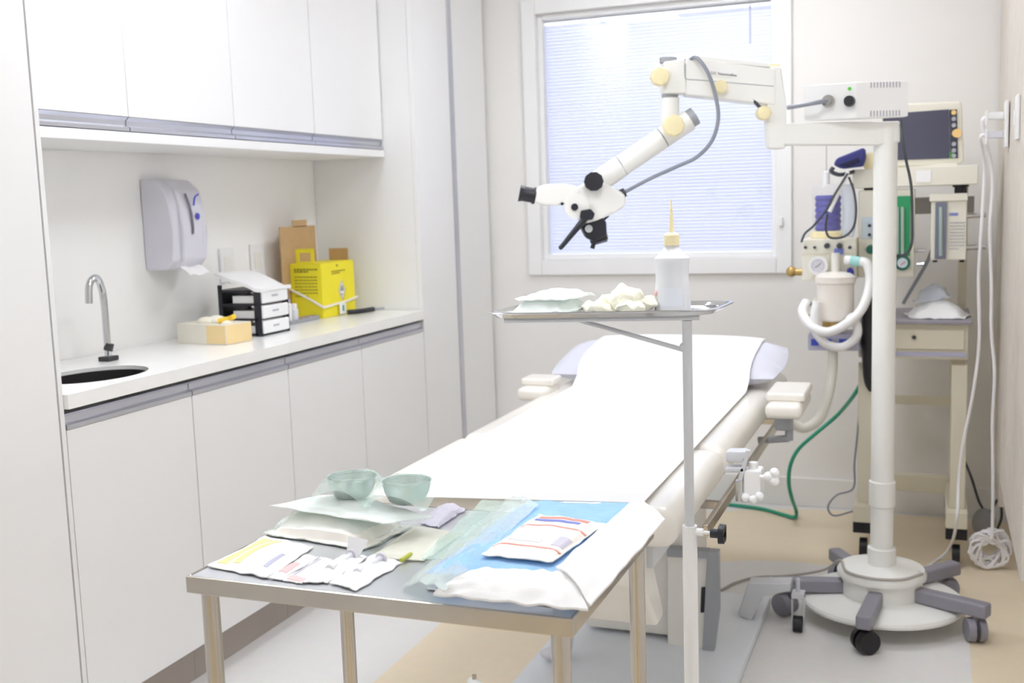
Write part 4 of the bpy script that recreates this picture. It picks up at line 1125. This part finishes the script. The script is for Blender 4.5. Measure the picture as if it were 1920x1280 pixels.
# cream knobs
def lobed(x, y, r, th, o, parent):
    g = G(); N = 40; c_ = MP.q(x, y, o); u_, v_, n_ = frame_of(mn)
    rr = []
    for (sc_, dz) in ((0.75, 0), (1.0, 0.004), (1.0, th-0.005), (0.86, th), (0.3, th+0.002)):
        rr.append([g.bm.verts.new(c_+mn*dz+(u_*math.cos(2*PI*i/N)+v_*math.sin(2*PI*i/N))*(r*mk*sc_*(1+0.035*math.cos(8*2*PI*i/N)))) for i in range(N)])
    for a, b in zip(rr, rr[1:]): g.bridge(a, b)
    g.bm.faces.new(rr[0][::-1]); g.bm.faces.new(rr[-1])
    return obj('knob', g, 'cream_knob', parent, label='cream lobed hand knob')
lobed(1233, 147, 17, 0.030, 0.030, blk)
g = mrod(G(), ((1233, 147), (1246, 147)), 6); obj('knob_stem', g, 'light_grey_metal', blk)
lobed(1345, 166, 12, 0.024, 0.034, arm)
bp_ = [c for c in t.children if c.name.startswith('boom_post')][0]
lobed(1426, 214, 13, 0.030, 0.020, bp_)
obj('lock_lever', mrod(G(), ((1407, 187), (1420, 203)), 3.2, o=0.03), 'cable_dark', bp_)
g = G().cyl(MP.q(1450, 133), MP.q(1450, 126), 3.5*mk, seg=10).prism([MP.q(1435, 119, -0.006), MP.q(1464, 121, -0.006), MP.q(1460, 125, -0.006), MP.q(1453, 129, -0.006), MP.q(1446, 129, -0.006), MP.q(1440, 124, -0.006)], mn*0.012, bev=0.002)
obj('wing_nut', g, 'cream_knob', bp_)
# inclined arm
ia = obj('inclined_arm', mrod(G(), ((1292, 225), (1243, 258)), 20), 'microscope_white', t)
obj('end_cap', mrod(G(), ((1303, 217), (1291, 225)), 17), 'mid_grey_metal', ia)
lobed(1256, 239, 19, 0.030, 0.055, ia)
obj('ring', mrod(G(), ((1245, 256.5), (1240, 260)), 19.2), 'mid_grey_metal', ia)
obj('lower_tube', mrod(G(), ((1241, 259.5), (1165, 311)), 20), 'microscope_white', ia)
obj('seam_ring', mrod(G(), ((1165.5, 310.8), (1164, 311.6)), 20.2), 'ink_grey', ia)
obj('lower_tube', mrod(G(), ((1164, 311.7), (1108, 350)), 21), 'microscope_white', ia)
# microscope head
head = obj('optical_head', mprism([(1062, 372), (1078, 352), (1110, 336), (1140, 348), (1170, 364), (1172, 384), (1150, 400), (1118, 412), (1100, 420), (1086, 412), (1066, 398)], 0.095, bev=0.014), 'microscope_white', t)
mcyl(g := G(), 1110, 341, 17.5, 0.030, 0.045, seg=10)
obj('tilt_knob', g, 'black_plastic', head, label='large black tilt knob')
g = mcyl(G(), 1079, 386, 23, 0.020, 0.04); dr_ = obj('magnification_drum', g, 'microscope_white', head)
obj('drum_screw', mcyl(G(), 1075, 388, 6.5, 0.006, 0.0595), 'black_plastic', dr_)
bt = obj('binocular_tube', mprism([(1004, 352), (1022, 345), (1052, 345), (1078, 348), (1088, 362), (1062, 380), (1050, 386), (1022, 386), (1000, 379)], 0.11, bev=0.012), 'microscope_white', head)
obj('adjust_screw', mcyl(G(), 1052, 382, 3, 0.006, 0.055, seg=10), 'black_plastic', bt)
for o_ in (0.030, -0.034):
    g = mrod(G(), ((1002, 367), (980, 363)), 13.5, o=o_); mrod(g, ((982, 363.5), (974, 362)), 13.5, o=o_, r1=15.5); mrod(g, ((1004, 367.5), (999, 366.5)), 15.5, o=o_)
    obj('eyepiece', g, 'black_plastic', bt, label='black eyepiece')
g = mprism([(1086, 394), (1104, 391), (1112, 400), (1108, 411), (1092, 413), (1084, 408)], 0.030, o=0.062, bev=0.004)
G_ = g; mrod(G_, ((1097, 405), (1050, 462)), 6.5, o=0.066, r1=4.2); G_.ball(MP.q(1049.5, 462, 0.066), 4.4*mk, seg=12)
obj('handle', G_, 'black_plastic', head, label='black handle')
g = mprism([(1087, 424), (1126, 405), (1135, 415), (1136, 440), (1112, 452), (1098, 446)], 0.080, o=0.0, bev=0.006)
mrod(g, ((1118, 428), (1124, 452)), 17); mrod(g, ((1113, 450), (1109, 465)), 4.0, o=0.03); mrod(g, ((1132, 412), (1141, 404)), 2.2)
obl = obj('objective', g, 'black_plastic', head, label='black objective housing')
obj('objective_screw', mcyl(G(), 1102, 428, 7, 0.006, 0.038), 'light_grey_metal', obl)
obj('front_lens', mrod(G(), ((1123.5, 450), (1125, 456)), 15), 'slate_glass', obl)
g = mrod(G(), ((1172, 360), (1160, 366)), 8.5); obj('cable_gland', g, 'cable_dark', head)
obj('side_screw', mcyl(G(), 1164, 385, 3.2, 0.008, 0.03, seg=10), 'black_plastic', head)
g = G().tube([MP.q(x, y, o) for x, y, o in ((1288, 116, 0.02), (1300, 112, 0.05), (1318, 140, 0.07), (1332, 180, 0.07), (1338, 225, 0.07), (1327, 266, 0.065), (1300, 296, 0.055), (1262, 314, 0.05), (1215, 336, 0.03), (1166, 363, 0.0))], 3.6*mk, seg=10, n=10)
obj('light_guide', g, 'cable_grey', t, label='curved grey light guide cable')
obj('guide_socket', mrod(G(), ((1282, 117), (1292, 114)), 4.5, o=0.02), 'black_plastic', arm)
g = G().tube([MP.q(x, y, o) for x, y, o in ((1684, 226, 0.02), (1681, 262, 0.05), (1687, 300, 0.05), (1698, 350, 0.045), (1700, 420, 0.045), (1699, 460, 0.04), (1688, 478, 0.02), (1660, 480, -0.03))], 2.6*mk, seg=8)
obj('power_cable', g, 'cable_dark', t, label='dark cable looping down from the lamp box')
g = G().tube([(MX+0.125*math.cos(a), MY+0.125*math.sin(a), 0.163) for a in [math.radians(x) for x in (-20, -60, -100, -140, -190)]] + [onZ(1545, 1068, 0.10), onZ(1480, 1079, 0.004), onZ(1420, 1082, 0.004), onZ(1380, 1092, 0.004), onZ(1352, 1106, 0.004)], 0.0045, seg=8)
obj('floor_cable', g, 'cable_taupe', t, label='thin grey cable trailing over the floor')

# ------------------------------------------------------------------ anaesthesia machine
AY = 4.00
AP = Pl((-0.06, AY, 0.9), (0, -1, 0)); ak = AP.k
def ap(x, y, dy=0.0): return AP.p(x, y) + V((0, dy, 0))
def aspan(x0, y0, x1, y1, d0, d1, bev=0.004, seg=2):
    a = AP.p(x0, y0); b = AP.p(x1, y1)
    return G().span((a.x, AY+d0, b.z), (b.x, AY+d1, a.z), bev=bev, seg=seg)
t = thing('anaesthesia_machine', 'cream anaesthesia machine on a wheeled frame in the right corner', 'medical machine', (-0.065, AY+0.2, 0))
LX0, LX1 = -0.245, 0.112            # outer edges of the frame
zf0 = 0.155
for xx in (LX0, LX1-0.05):
    for yy in (AY, AY+0.36):
        obj('leg', G().span((xx, yy, zf0+0.04), (xx+0.05, yy+0.03, 0.70), bev=0.003), 'cream_machine', t)
    ft = obj('foot_beam', G().span((xx-0.012, AY-0.05, 0.135), (xx+0.058, AY+0.42, 0.195), bev=0.005), 'cream_machine', t)
    for yy in (AY-0.02, AY+0.39):
        c_ = obj('caster', G().span((xx-0.012, yy-0.028, 0.096), (xx+0.058, yy+0.03, 0.134), bev=0.003).cyl((xx+0.010, yy, 0.036), (xx+0.036, yy, 0.036), 0.036, seg=24), 'black_rubber', ft)
obj('cross_bar', G().span((LX0+0.03, AY+0.36, 0.15), (LX1-0.03, AY+0.40, 0.215), bev=0.003), 'cream_machine', t)
z_ = AP.p(1730, 795).z
obj('cross_bar', G().span((LX0+0.03, AY+0.365, z_-0.0), (LX1-0.03, AY+0.39, z_+0.032), bev=0.003), 'cream_machine', t)
zA, zB = AP.p(1713, 672).z, AP.p(1713, 606).z
dc_ = obj('drawer_case', G().span((LX0, AY-0.004, zA), (LX1, AY+0.40, zB), bev=0.003), 'cream_machine', t)
d_ = obj('drawer', aspan(1640, 616, 1808, 655, -0.014, -0.003), 'cream_machine', dc_)
obj('drawer_lock', G().cyl(ap(1714, 631, -0.013), ap(1714, 631, -0.022), 0.007, seg=14), 'dark_steel', d_)
obj('lavender_strip', aspan(1613, 657, 1812, 669, -0.010, -0.004, bev=0.001), 'lavender_strip', dc_, label='lavender plastic strip')
obj('work_surface', G().span((LX0-0.012, AY-0.03, zB), (LX1+0.012, AY+0.42, zB+0.012), bev=0.003), 'grey_top', t)
# uprights and top shelf
zs = AP.p(1713, 345).z
for xx in (LX0+0.0, LX1-0.03):
    obj('upright', G().span((xx, AY+0.34, zB+0.012), (xx+0.03, AY+0.37, zs), bev=0.003), 'cream_machine', t)
sh = obj('top_shelf', aspan(1598, 318, 1834, 345, 0.0, 0.40, bev=0.004), 'cream_machine_light', t)
obj('shelf_label', aspan(1718, 320, 1746, 341, -0.002, 0.0, bev=0), 'paper_white', sh)
obj('rear_rail', aspan(1640, 374, 1832, 402, 0.30, 0.335), 'wall_grey_rail', t)
# flow meter panel
fp = obj('flowmeter_panel', aspan(1609, 357, 1713, 520, 0.02, 0.16), 'cream_machine_light', t)
obj('flow_window', aspan(1678, 368, 1706, 480, 0.013, 0.02, bev=0.002), 'green_plastic', fp, label='green flowmeter window')
obj('flow_tube', G().cyl(ap(1692, 476, 0.008), ap(1692, 388, 0.008), 0.0055, seg=14).cyl(ap(1683, 476, 0.008), ap(1683, 388, 0.008), 0.0045, seg=12), 'glass_tube', fp)
gg = obj('gauge', G().cyl(ap(1692, 493, 0.02), ap(1692, 493, 0.004), 0.026, seg=28), 'green_dark', fp, label='green pressure gauge')
obj('gauge_face', G().cyl(ap(1692, 493, 0.004), ap(1692, 493, 0.002), 0.017, seg=24), 'label_paleblue', gg)
obj('gauge_needle', G().cyl(ap(1688, 497, 0.001), ap(1698, 489, 0.001), 0.0015, seg=6), 'ink_red', gg)
obj('switch_plate', aspan(1616, 408, 1650, 447, 0.014, 0.02, bev=0.001), 'label_paleblue', fp)
for yy in (423, 440): obj('switch', G().cyl(ap(1630, yy, 0.014), ap(1630, yy, 0.0), 0.0055, seg=10), 'black_plastic', fp)
obj('oxygen_knob', G().cyl(ap(1632, 468, 0.02), ap(1632, 468, -0.008), 0.016, 0.014, seg=20), 'green_dark', fp, label='green oxygen knob')
obj('top_valve', G().cyl(ap(1628, 357, 0.06), ap(1628, 343, 0.06), 0.018, 0.022, seg=10), 'black_plastic', fp, label='black valve knob')
# vaporizer
vp = obj('vaporizer', aspan(1746, 366, 1812, 488, 0.02, 0.20, bev=0.006), 'cream_machine_light', t)
obj('vaporizer_rim', aspan(1743, 364, 1815, 376, 0.010, 0.02, bev=0.003), 'cream_machine_light', vp)
obj('sight_glass', aspan(1754, 380, 1774, 486, 0.012, 0.02, bev=0.002), 'slate_glass', vp, label='slate blue sight glass')
obj('sight_tube', G().cyl(ap(1764, 480, 0.012), ap(1764, 388, 0.012), 0.006, seg=12), 'glass_tube', vp)
g = G(); strokes(g, ap(1780, 402, 0.019), (1, 0, 0), (0, 0, -1), 0.05, 1, 0.01, 0.010, seed=31)
obj('print', g, 'ink_blue', vp, label='blue print')
g = G(); strokes(g, ap(1781, 418, 0.019), (1, 0, 0), (0, 0, -1), 0.048, 9, 0.011, 0.004, seed=32)
obj('print', g, 'ink_grey', vp)
g = G().cyl(ap(1802, 366, 0.06), ap(1802, 350, 0.06), 0.020, seg=12).cyl(ap(1802, 350, 0.06), ap(1802, 338, 0.06), 0.027, 0.024, seg=9)
obj('top_valve', g, 'black_plastic', vp, label='black valve knob')
for xx in (1753, 1804): obj('vaporizer_foot', G().cyl(ap(xx, 488, 0.05), ap(xx, 493, 0.05), 0.008, seg=10), 'black_rubber', vp)
for yy in (406, 467):
    obj('side_bar', G().cyl(ap(1812, yy, 0.1), ap(1851, yy-2, 0.1), 0.009, seg=12), 'chrome', t)
obj('hose_tap', G().cyl(ap(1716, 471, 0.05), ap(1735, 471, 0.05), 0.006, seg=10).ball(ap(1716, 471, 0.045), 0.008), 'chrome', t)
obj('hose_tap', G().cyl(ap(1718, 497, 0.05), ap(1732, 496, 0.05), 0.007, seg=10), 'chrome', t)
obj('dark_lead', G().tube([ap(1748, 470, 0.09), ap(1735, 500, 0.08), ap(1712, 540, 0.1), ap(1692, 575, 0.12)], 0.006, seg=8), 'cable_grey', t)
# ventilator: control box, bellows in a clear dome
vb = obj('ventilator_box', aspan(1507, 447, 1607, 524, -0.06, 0.12, bev=0.006), 'cream_machine_light', t)
obj('ventilator_arm', G().span((AP.p(1590, 480).x, AY+0.06, AP.p(1590, 505).z), (AP.p(1620, 480).x, AY+0.10, AP.p(1590, 475).z)), 'cream_machine', t)
obj('front_seam', aspan(1507, 473, 1607, 475, -0.0615, -0.06, bev=0), 'cream_machine', vb)
for (xx, r) in ((1514, 0.005), (1531, 0.005), (1596, 0.006)):
    obj('control_knob', G().cyl(ap(xx, 462, -0.06), ap(xx, 462, -0.072), r, seg=12), 'cable_dark', vb)
for xx in (1554, 1577):
    obj('control_knob', G().cyl(ap(xx, 459, -0.06), ap(xx, 459, -0.082), 0.010, 0.009, seg=16), 'cable_dark', vb)
obj('blue_switch', aspan(1567, 464, 1584, 475, -0.068, -0.06, bev=0.001), 'ink_blue', vb, label='small blue switch')
ga = obj('airway_gauge', G().cyl(ap(1538, 495, -0.06), ap(1538, 495, -0.082), 0.031, 0.033, seg=32), 'plastic_white', vb, label='round white pressure gauge')
obj('gauge_face', G().cyl(ap(1538, 495, -0.082), ap(1538, 495, -0.0835), 0.024, seg=28), 'dispenser_grey', ga)
g = G().cyl(ap(1533, 499, -0.084), ap(1544, 490, -0.084), 0.0012, seg=6)
for k in range(10):
    a = math.radians(-130+k*29); c_ = ap(1538, 495, -0.084); g.box(c_+V((0.019*math.sin(a), 0, 0.019*math.cos(a))), (0.002, 0.001, 0.002))
obj('gauge_marks', g, 'ink_dark', ga)
obj('port', G().cyl(ap(1596, 505, -0.06), ap(1598, 507, -0.085), 0.011, seg=14), 'bellows_blue', vb, label='blue port cap')
obj('inlet_fitting', G().cyl(ap(1508, 510, 0.0), ap(1486, 510, 0.0), 0.012, seg=14).ball(ap(1484, 509, 0.0), 0.019, seg=14), 'brass', vb, label='brass inlet fitting')
bxc = AP.p(1551, 440).x
zb0, zb1 = AP.p(1551, 447).z, AP.p(1551, 433).z
by = AY+0.03
obj('bellows_base', G().lathe([(0.056, zb0), (0.060, zb0+0.004), (0.060, zb1-0.003), (0.055, zb1)], (bxc, by, 0)), 'cream_knob', t, label='cream ring under the bellows')
z0_, z1_ = zb1, AP.p(1551, 366).z
prof = []
for k in range(13):
    zz = z0_+(z1_-z0_)*k/12; prof.append((0.046 if k % 2 else 0.0415, zz))
obj('bellows', G().lathe(prof, (bxc, by, 0)), 'bellows_blue', t, label='blue concertina bellows')
zt2 = AP.p(1551, 346).z
obj('bellows_dome', G().lathe([(0.054, zb1), (0.054, zt2-0.008), (0.048, zt2), (0.004, zt2+0.002)], (bxc, by, 0)), 'dome_clear', t, label='clear bellows dome')
obj('dome_top', G().lathe([(0.012, zt2+0.001), (0.012, AP.p(1548, 322).z), (0.003, AP.p(1548, 320).z)], (bxc-0.006, by, 0)), 'plastic_white', t)
obj('suspension_rod', G().cyl((bxc-0.006, by, AP.p(1548, 322).z), (bxc-0.006, by, AP.p(1548, 262).z), 0.0015, seg=6), 'mid_grey_metal', t)
# clear corrugated tube beside the bellows
P = [ap(1588, 345, 0.0), ap(1592, 380, 0.0), ap(1593, 415, 0.0), ap(1588, 442, 0.0)]
obj('clear_tube', G().tube(P, 0.022, seg=14, n=10, rf=lambda f, i: 1.0+0.06*(i % 2)), 'bag_clear', t)
# absorber canister
cx2 = AP.p(1570, 560).x; cy2 = AY-0.08
CP = Pl((cx2, cy2, 1.0), (0, -1, 0))
def cz(y): return CP.p(1570, y).z
can = obj('absorber_canister', G().lathe([(0.058, cz(600)), (0.062, cz(597)), (0.062, cz(532)), (0.068, cz(529)), (0.068, cz(518)), (0.050, cz(511)), (0.02, cz(509))], (cx2, cy2, 0), seg=36), 'canister', t, label='white absorber canister')
obj('canister_clamp', G().lathe([(0.040, cz(618)), (0.045, cz(612)), (0.045, cz(601))], (cx2, cy2, 0)), 'brass', t, label='brass clamp under the canister')
obj('canister_stem', G().cyl((cx2, cy2, cz(510)), (cx2, cy2, cz(474)), 0.014, seg=16), 'plastic_offwhite', can)
g = G().prism([CP.p(1536, 560), CP.p(1524, 560), CP.p(1518, 575), CP.p(1524, 600), CP.p(1536, 600)], (0, 0.03, 0), bev=0.004)
obj('valve_block', g, 'cream_machine_light', t)
obj('valve_clip', G().cyl(CP.p(1516, 569, 0.01), CP.p(1520, 569, -0.02), 0.008, seg=10), 'dark_steel', t)
obj('brass_union', G().cyl(CP.p(1520, 605), CP.p(1520, 588), 0.011, seg=14), 'brass', t)
tb = obj('lower_tray', G().span((CP.p(1516, 650).x, cy2-0.02, CP.p(1516, 655).z), (CP.p(1612, 650).x, cy2+0.12, CP.p(1516, 624).z), bev=0.004), 'lavender_strip', t)
g = G()
for x0_, x1_ in ((1522, 1536), (1552, 1560), (1574, 1590)):
    a = CP.p(x0_, 646); b = CP.p(x1_, 634); g.span((a.x, cy2-0.0225, a.z), (b.x, cy2-0.02, b.z))
obj('tray_window', g, 'tray_blue', tb, label='blue windows')
# white breathing hoses
def hose(pts, r, m, nm, lab=None, n=14, amp=0.05):
    return obj(nm, G().tube(pts, r, seg=14, n=n, rf=lambda f, i: 1.0+amp*(i % 2)), m, t, label=lab)
hose([CP.p(1585, 487, 0.0), CP.p(1606, 489, 0.01), CP.p(1626, 496, 0.02), CP.p(1631, 530, 0.03), CP.p(1618, 575, 0.06), CP.p(1590, 605, 0.085), CP.p(1552, 622, 0.09), CP.p(1520, 610, 0.08), CP.p(1505, 585, 0.05), CP.p(1512, 565, 0.02)], 0.0155, 'hose_white', 'breathing_hose', 'white breathing hose looping round the canister')
hose([CP.p(1532, 565, 0.072), CP.p(1527, 595, 0.075), CP.p(1530, 622, 0.075), CP.p(1550, 645, 0.06), CP.p(1580, 650, 0.05), CP.p(1605, 632, 0.05), CP.p(1606, 608, 0.05), CP.p(1592, 592, 0.065)], 0.0145, 'hose_white', 'breathing_hose', 'lower white breathing hose loop')
obj('hose_cuff', G().cyl(CP.p(1596, 488, 0.006), CP.p(1614, 491, 0.014), 0.0175, seg=16), mat('teal_pale', (160, 214, 210), 0.4), t, label='pale teal hose connector')
hose([CP.p(1562, 656, 0.0), CP.p(1560, 700, 0.0), CP.p(1552, 745, 0.03), CP.p(1536, 785, 0.06), CP.p(1508, 802, 0.08), CP.p(1484, 792, 0.09), CP.p(1470, 780, 0.10)], 0.017, 'hose_cream', 'scavenging_hose', 'cream corrugated hose hanging to the arm rest', n=18)
# reservoir bag
g = G().tube([ap(1632, 528, -0.04), ap(1631, 560, -0.04), ap(1630, 630, -0.04), ap(1631, 700, -0.04), ap(1634, 730, -0.04)], 0.024, seg=16, n=8, rf=lambda f, i: 0.25+0.75*math.sin(PI*min(1, max(0, f*1.02)))**0.5)
obj('reservoir_bag', g, 'black_rubber', t, label='long black rubber breathing bag')
g = G().tube([ap(1612, 750, 0.02), ap(1608, 810, 0.0), ap(1602, 870, 0.0), ap(1600, 915, 0.0), ap(1570, 925, -0.02), ap(1554, 945, -0.03), ap(1565, 962, -0.03), ap(1600, 958, 0.0)], 0.0035, seg=8)
obj('loose_cable', g, 'cable_grey', t, label='grey cable looping beside the frame')
# stick and leads on the shelf end
t2 = thing('sensor_lead', 'thin dark sensor lead with a white grip hanging left of the shelf', 'cable', ap(1590, 400, -0.09))
obj('grip', G().cyl(ap(1593, 322, -0.07), ap(1560, 396, -0.10), 0.006, 0.0075, seg=12), 'plastic_white', t2)
g = G().tube([ap(1592, 326, -0.075), ap(1572, 360, -0.10), ap(1552, 396, -0.10), ap(1530, 422, -0.09), ap(1514, 436, -0.08), ap(1507, 452, -0.075)], 0.004, seg=8)
g.tube([ap(1594, 332, -0.06), ap(1604, 360, -0.07), ap(1608, 395, -0.08), ap(1603, 425, -0.08), ap(1585, 442, -0.08), ap(1560, 443, -0.085), ap(1553, 425, -0.095), ap(1557, 400, -0.10)], 0.004, seg=8)
obj('lead', g, 'cable_dark', t2)
# cuff lying on shelf end
t3 = thing('pressure_cuff', 'folded navy blood pressure cuff at the left shelf end', 'cuff', ap(1600, 318, -0.02))
obj('outer_wrap', G().prism([ap(1566, 310, -0.09), ap(1572, 298, -0.09), ap(1622, 277, -0.06), ap(1624, 296, -0.06), ap(1618, 312, -0.06), ap(1580, 317, -0.09)], (0, 0.10, 0.0), bev=0.008, seg=3), 'cuff_navy', t3)
obj('fold', G().prism([ap(1574, 311, -0.094), ap(1612, 296, -0.068), ap(1616, 304, -0.068), ap(1596, 314, -0.08)], (0, 0.01, 0), bev=0.002), 'cuff_inside', t3)
obj('tube_bundle', G().tube([ap(1566, 314, -0.07), ap(1562, 322, -0.07), ap(1578, 328, -0.06), ap(1602, 322, -0.03)], 0.007, seg=8), 'cable_dark', t3)
mz0 = AP.p(1713, 318).z
one('adhesive_roll', G().cyl(V((AP.p(1634, 300).x, AY+0.02, mz0+0.0325)), V((AP.p(1634, 300).x, AY+0.06, mz0+0.0325)), 0.032, seg=28), 'cream_knob', 'cream tape roll standing on the shelf behind the microscope column', 'tape roll')

# monitor on top shelf
mz = AP.p(1713, 318).z
MO = Pl((0.0, AY+0.05, 1.48), (0.10, -1, 0))
t = thing('patient_monitor', 'cream patient monitor with a dark screen on the machine shelf', 'monitor', (MO.p(1738, 312).x, AY+0.14, mz))
hs = MO.n*-1
def mo(px, d0, d1, bev=0.004): return G().prism([MO.q(x, y, -d0) for x, y in px], hs*(d1-d0), bev=bev)
cas = obj('casing', mo([(1648, 196), (1804, 189), (1808, 302), (1798, 308), (1650, 314)], 0.0, 0.13, bev=0.010), 'cream_machine_light', t)
scn = obj('screen', mo([(1655, 214), (1779, 205), (1781, 297), (1657, 301)], -0.003, 0.004, bev=0), 'screen_dark', t, label='dark glossy screen')
stp = obj('button_strip', mo([(1780, 206), (1794, 205), (1796, 296), (1782, 297)], -0.004, 0.004, bev=0), 'screen_strip', t)
for (yy, mm, r) in ((211, 'orange_knob', 4.5), (223, 'ink_grey', 4), (235, 'ink_grey', 4), (270, 'ink_grey', 4), (282, 'ink_grey', 4), (292, 'ink_grey', 4)):
    obj('button', G().cyl(MO.q(1788, yy, 0.003), MO.q(1788, yy, 0.008), r*MO.k, seg=14), mm, stp)
obj('dial', G().cyl(MO.q(1793, 250, 0.003), MO.q(1793, 250, 0.018), 8*MO.k, seg=22), 'orange_knob', t, label='pale orange dial')
g = G()
for yy in (288, 294): g.tube([MO.q(1782.5+2.5*math.cos(a), yy+2.5*math.sin(a), 0.005) for a in [k*PI/4 for k in range(8)]], 0.001, seg=5, closed=True, n=2)
obj('screen_icon', g, 'green_led', stp, label='small green symbol')
obj('stand_foot', G().span((MO.p(1660, 314).x, AY+0.05, mz), (MO.p(1795, 312).x, AY+0.17, MO.p(1713, 309).z), bev=0.003), 'cream_machine_light', t)

# white bag and clear mask on the work surface
wz = zB+0.0122
def on_surf(x, y): 
    p = onZ(x, y, wz); return p
q = [V((-0.075, AY+0.02, wz)), V((0.098, AY+0.01, wz)), V((0.128, AY+0.16, wz)), V((-0.10, AY+0.18, wz))]
one('linen_bundle', G().pouch(q, wz, 0.056, wr=0.006, seed=40, seal=0.08, pw=0.6, lift=0.012), 'packet_white', 'soft white bundle on the machine work surface', 'bundle')
q = [V((-0.06, AY+0.06, 0)), V((0.05, AY+0.05, 0)), V((0.06, AY+0.16, 0)), V((-0.07, AY+0.17, 0))]
def lo_b(x, y): return wz+0.046+0.02*max(0, min(1, (x+0.06)/0.1))
one('clear_bag', G().pouch(q, wz+0.06, 0.04, wr=0.010, seed=41, fs=26, lift=0.02, lo=lo_b, pw=0.5), 'bag_clear', 'crumpled clear bluish plastic bag lying on the white bundle', 'bag')

# ------------------------------------------------------------------ right wall sockets and cords
def sock(x, y, lb):
    p = onX(x, y, 0.2105 if y > 230 else 0.2105)
    return p
RX = 0.2095
p = onX(1890, 233, RX)
t = thing('wall_socket', 'white socket plate with two plugs on the right wall', 'socket', (RX, p.y, p.z-0.07), 'sockets on the right wall')
obj('plate', G().span((RX-0.010, p.y-0.045, p.z-0.072), (RX, p.y+0.045, p.z+0.072), bev=0.003), 'plastic_white', t)
for zz in (0.028, -0.030):
    obj('outlet', G().span((RX-0.012, p.y-0.02, p.z+zz-0.014), (RX-0.009, p.y+0.02, p.z+zz+0.014), bev=0.001), 'plastic_offwhite', t)
pa = p
PLUGS = []
for k, (zz, lb) in enumerate(((0.028, 'white plug in the upper outlet, its cord ending in a coil on the floor'), (-0.030, 'grey-topped plug in the lower outlet, its cord running to the microscope base'))):
    t = thing('plug', lb, 'plug', (RX-0.05, p.y, p.z+zz), 'plugs in the right wall socket')
    PLUGS.append(t)
    obj('body', G().span((RX-0.060, p.y-0.012, p.z+zz-0.011), (RX-0.0125, p.y+0.012, p.z+zz+0.011), bev=0.004), 'plastic_white' if k == 0 else 'dispenser_grey', t)
    obj('collar', G().span((RX-0.066, p.y-0.015, p.z+zz-0.030), (RX-0.058, p.y+0.015, p.z+zz+0.018), bev=0.003), 'plastic_white', t)
p2 = onX(1911, 220, RX)
t = thing('wall_switch', 'plain white switch plate on the right wall, nearer the camera', 'switch', (RX, p2.y, p2.z-0.06))
obj('plate', G().span((RX-0.009, p2.y-0.04, p2.z-0.06), (RX, p2.y+0.04, p2.z+0.06), bev=0.003), 'plastic_white', t)
obj('rocker', G().span((RX-0.013, p2.y-0.015, p2.z-0.02), (RX-0.009, p2.y+0.015, p2.z+0.02), bev=0.001), 'plastic_white', t)
# two white cords
CD = 3.90
def cp_(x, y, Y=CD): return onY(x, y, Y)
s0 = V((RX-0.066, pa.y, pa.z-0.030))
g = G().tube([s0, s0+V((-0.012, 0.0, -0.01)), cp_(1846, 310), cp_(1842, 400), cp_(1835, 520), cp_(1836, 640), cp_(1824, 740), cp_(1806, 830), cp_(1798, 900), cp_(1794, 975, 3.85), onZ(1780, 1028, 0.05), onZ(1748, 1056, 0.01), onZ(1722, 1072, 0.168)], 0.0052, seg=8)
obj('cord', g, 'cable_white', PLUGS[1], label='white cord')
s1 = V((RX-0.066, pa.y, pa.z+0.028))
g = G().tube([s1, s1+V((-0.006, 0.002, -0.03)), cp_(1861, 330), cp_(1856, 430), cp_(1859, 530), cp_(1859, 620), cp_(1865, 700), cp_(1861, 790), cp_(1862, 900), cp_(1861, 980), cp_(1860, 1008)], 0.0055, seg=8)
cc = onZ(1856, 1050, 0.03)
rnd = random.Random(5)
end = cp_(1860, 1008)
pts = []
for k in range(110):
    a = k*0.82+0.5*math.sin(k*0.31); R_ = 0.050+0.020*math.sin(k*1.7)
    pts.append(cc+V((R_*math.cos(a)*1.0, 0.02*math.sin(k*0.9)+0.012*math.cos(a), R_*0.95*math.sin(a)+0.042+0.006*math.sin(k*2.1))))
for p in pts: p.z = max(p.z, 0.008)
g.tube([end]+pts, 0.0045, seg=6, n=4)
obj('cord', g, 'cable_white', PLUGS[0], label='white cord with a coil')
ad = onZ(1846, 1003, 0.03)
ad = V((ad.x-0.0, ad.y+0.08, 0))
t = thing('power_adaptor', 'grey rounded adaptor on the floor behind the coiled white cord', 'adaptor', ad)
obj('body', G().ball(ad+V((0, 0, 0.055)), 0.055, 0.75, 0.6, 1.0), 'mid_grey_metal', t)
g = G().tube([ad+V((0, 0, 0.10)), ad+V((-0.02, 0, 0.14)), ap(1826, 930, 0.25), ap(1813, 900, 0.28)], 0.005, seg=8)
g.tube([ad+V((0.02, 0.0, 0.09)), ad+V((0.05, 0.0, 0.15)), ad+V((0.06, 0.0, 0.08)), ad+V((0.04, -0.01, 0.02))], 0.005, seg=8)
obj('lead', g, 'cable_dark', t)
# green hose
hy = 4.25
def gh(x, y, Y=hy): return onY(x, y, Y)
g = G().tube([gh(1618, 712, 4.02), gh(1600, 742, 4.08), gh(1570, 778), gh(1530, 812), gh(1497, 842), gh(1482, 872), gh(1479, 905), gh(1485, 935, 4.3), onZ(1493, 958, 0.02), onZ(1490, 969, 0.012), onZ(1470, 965, 0.008), onZ(1430, 954, 0.008), onZ(1380, 947, 0.008), onZ(1325, 941, 0.008), onZ(1250, 935, 0.008)], 0.0075, seg=10)
one('oxygen_hose', g, 'hose_green', 'green hose curving from the machine down along the floor', 'hose')
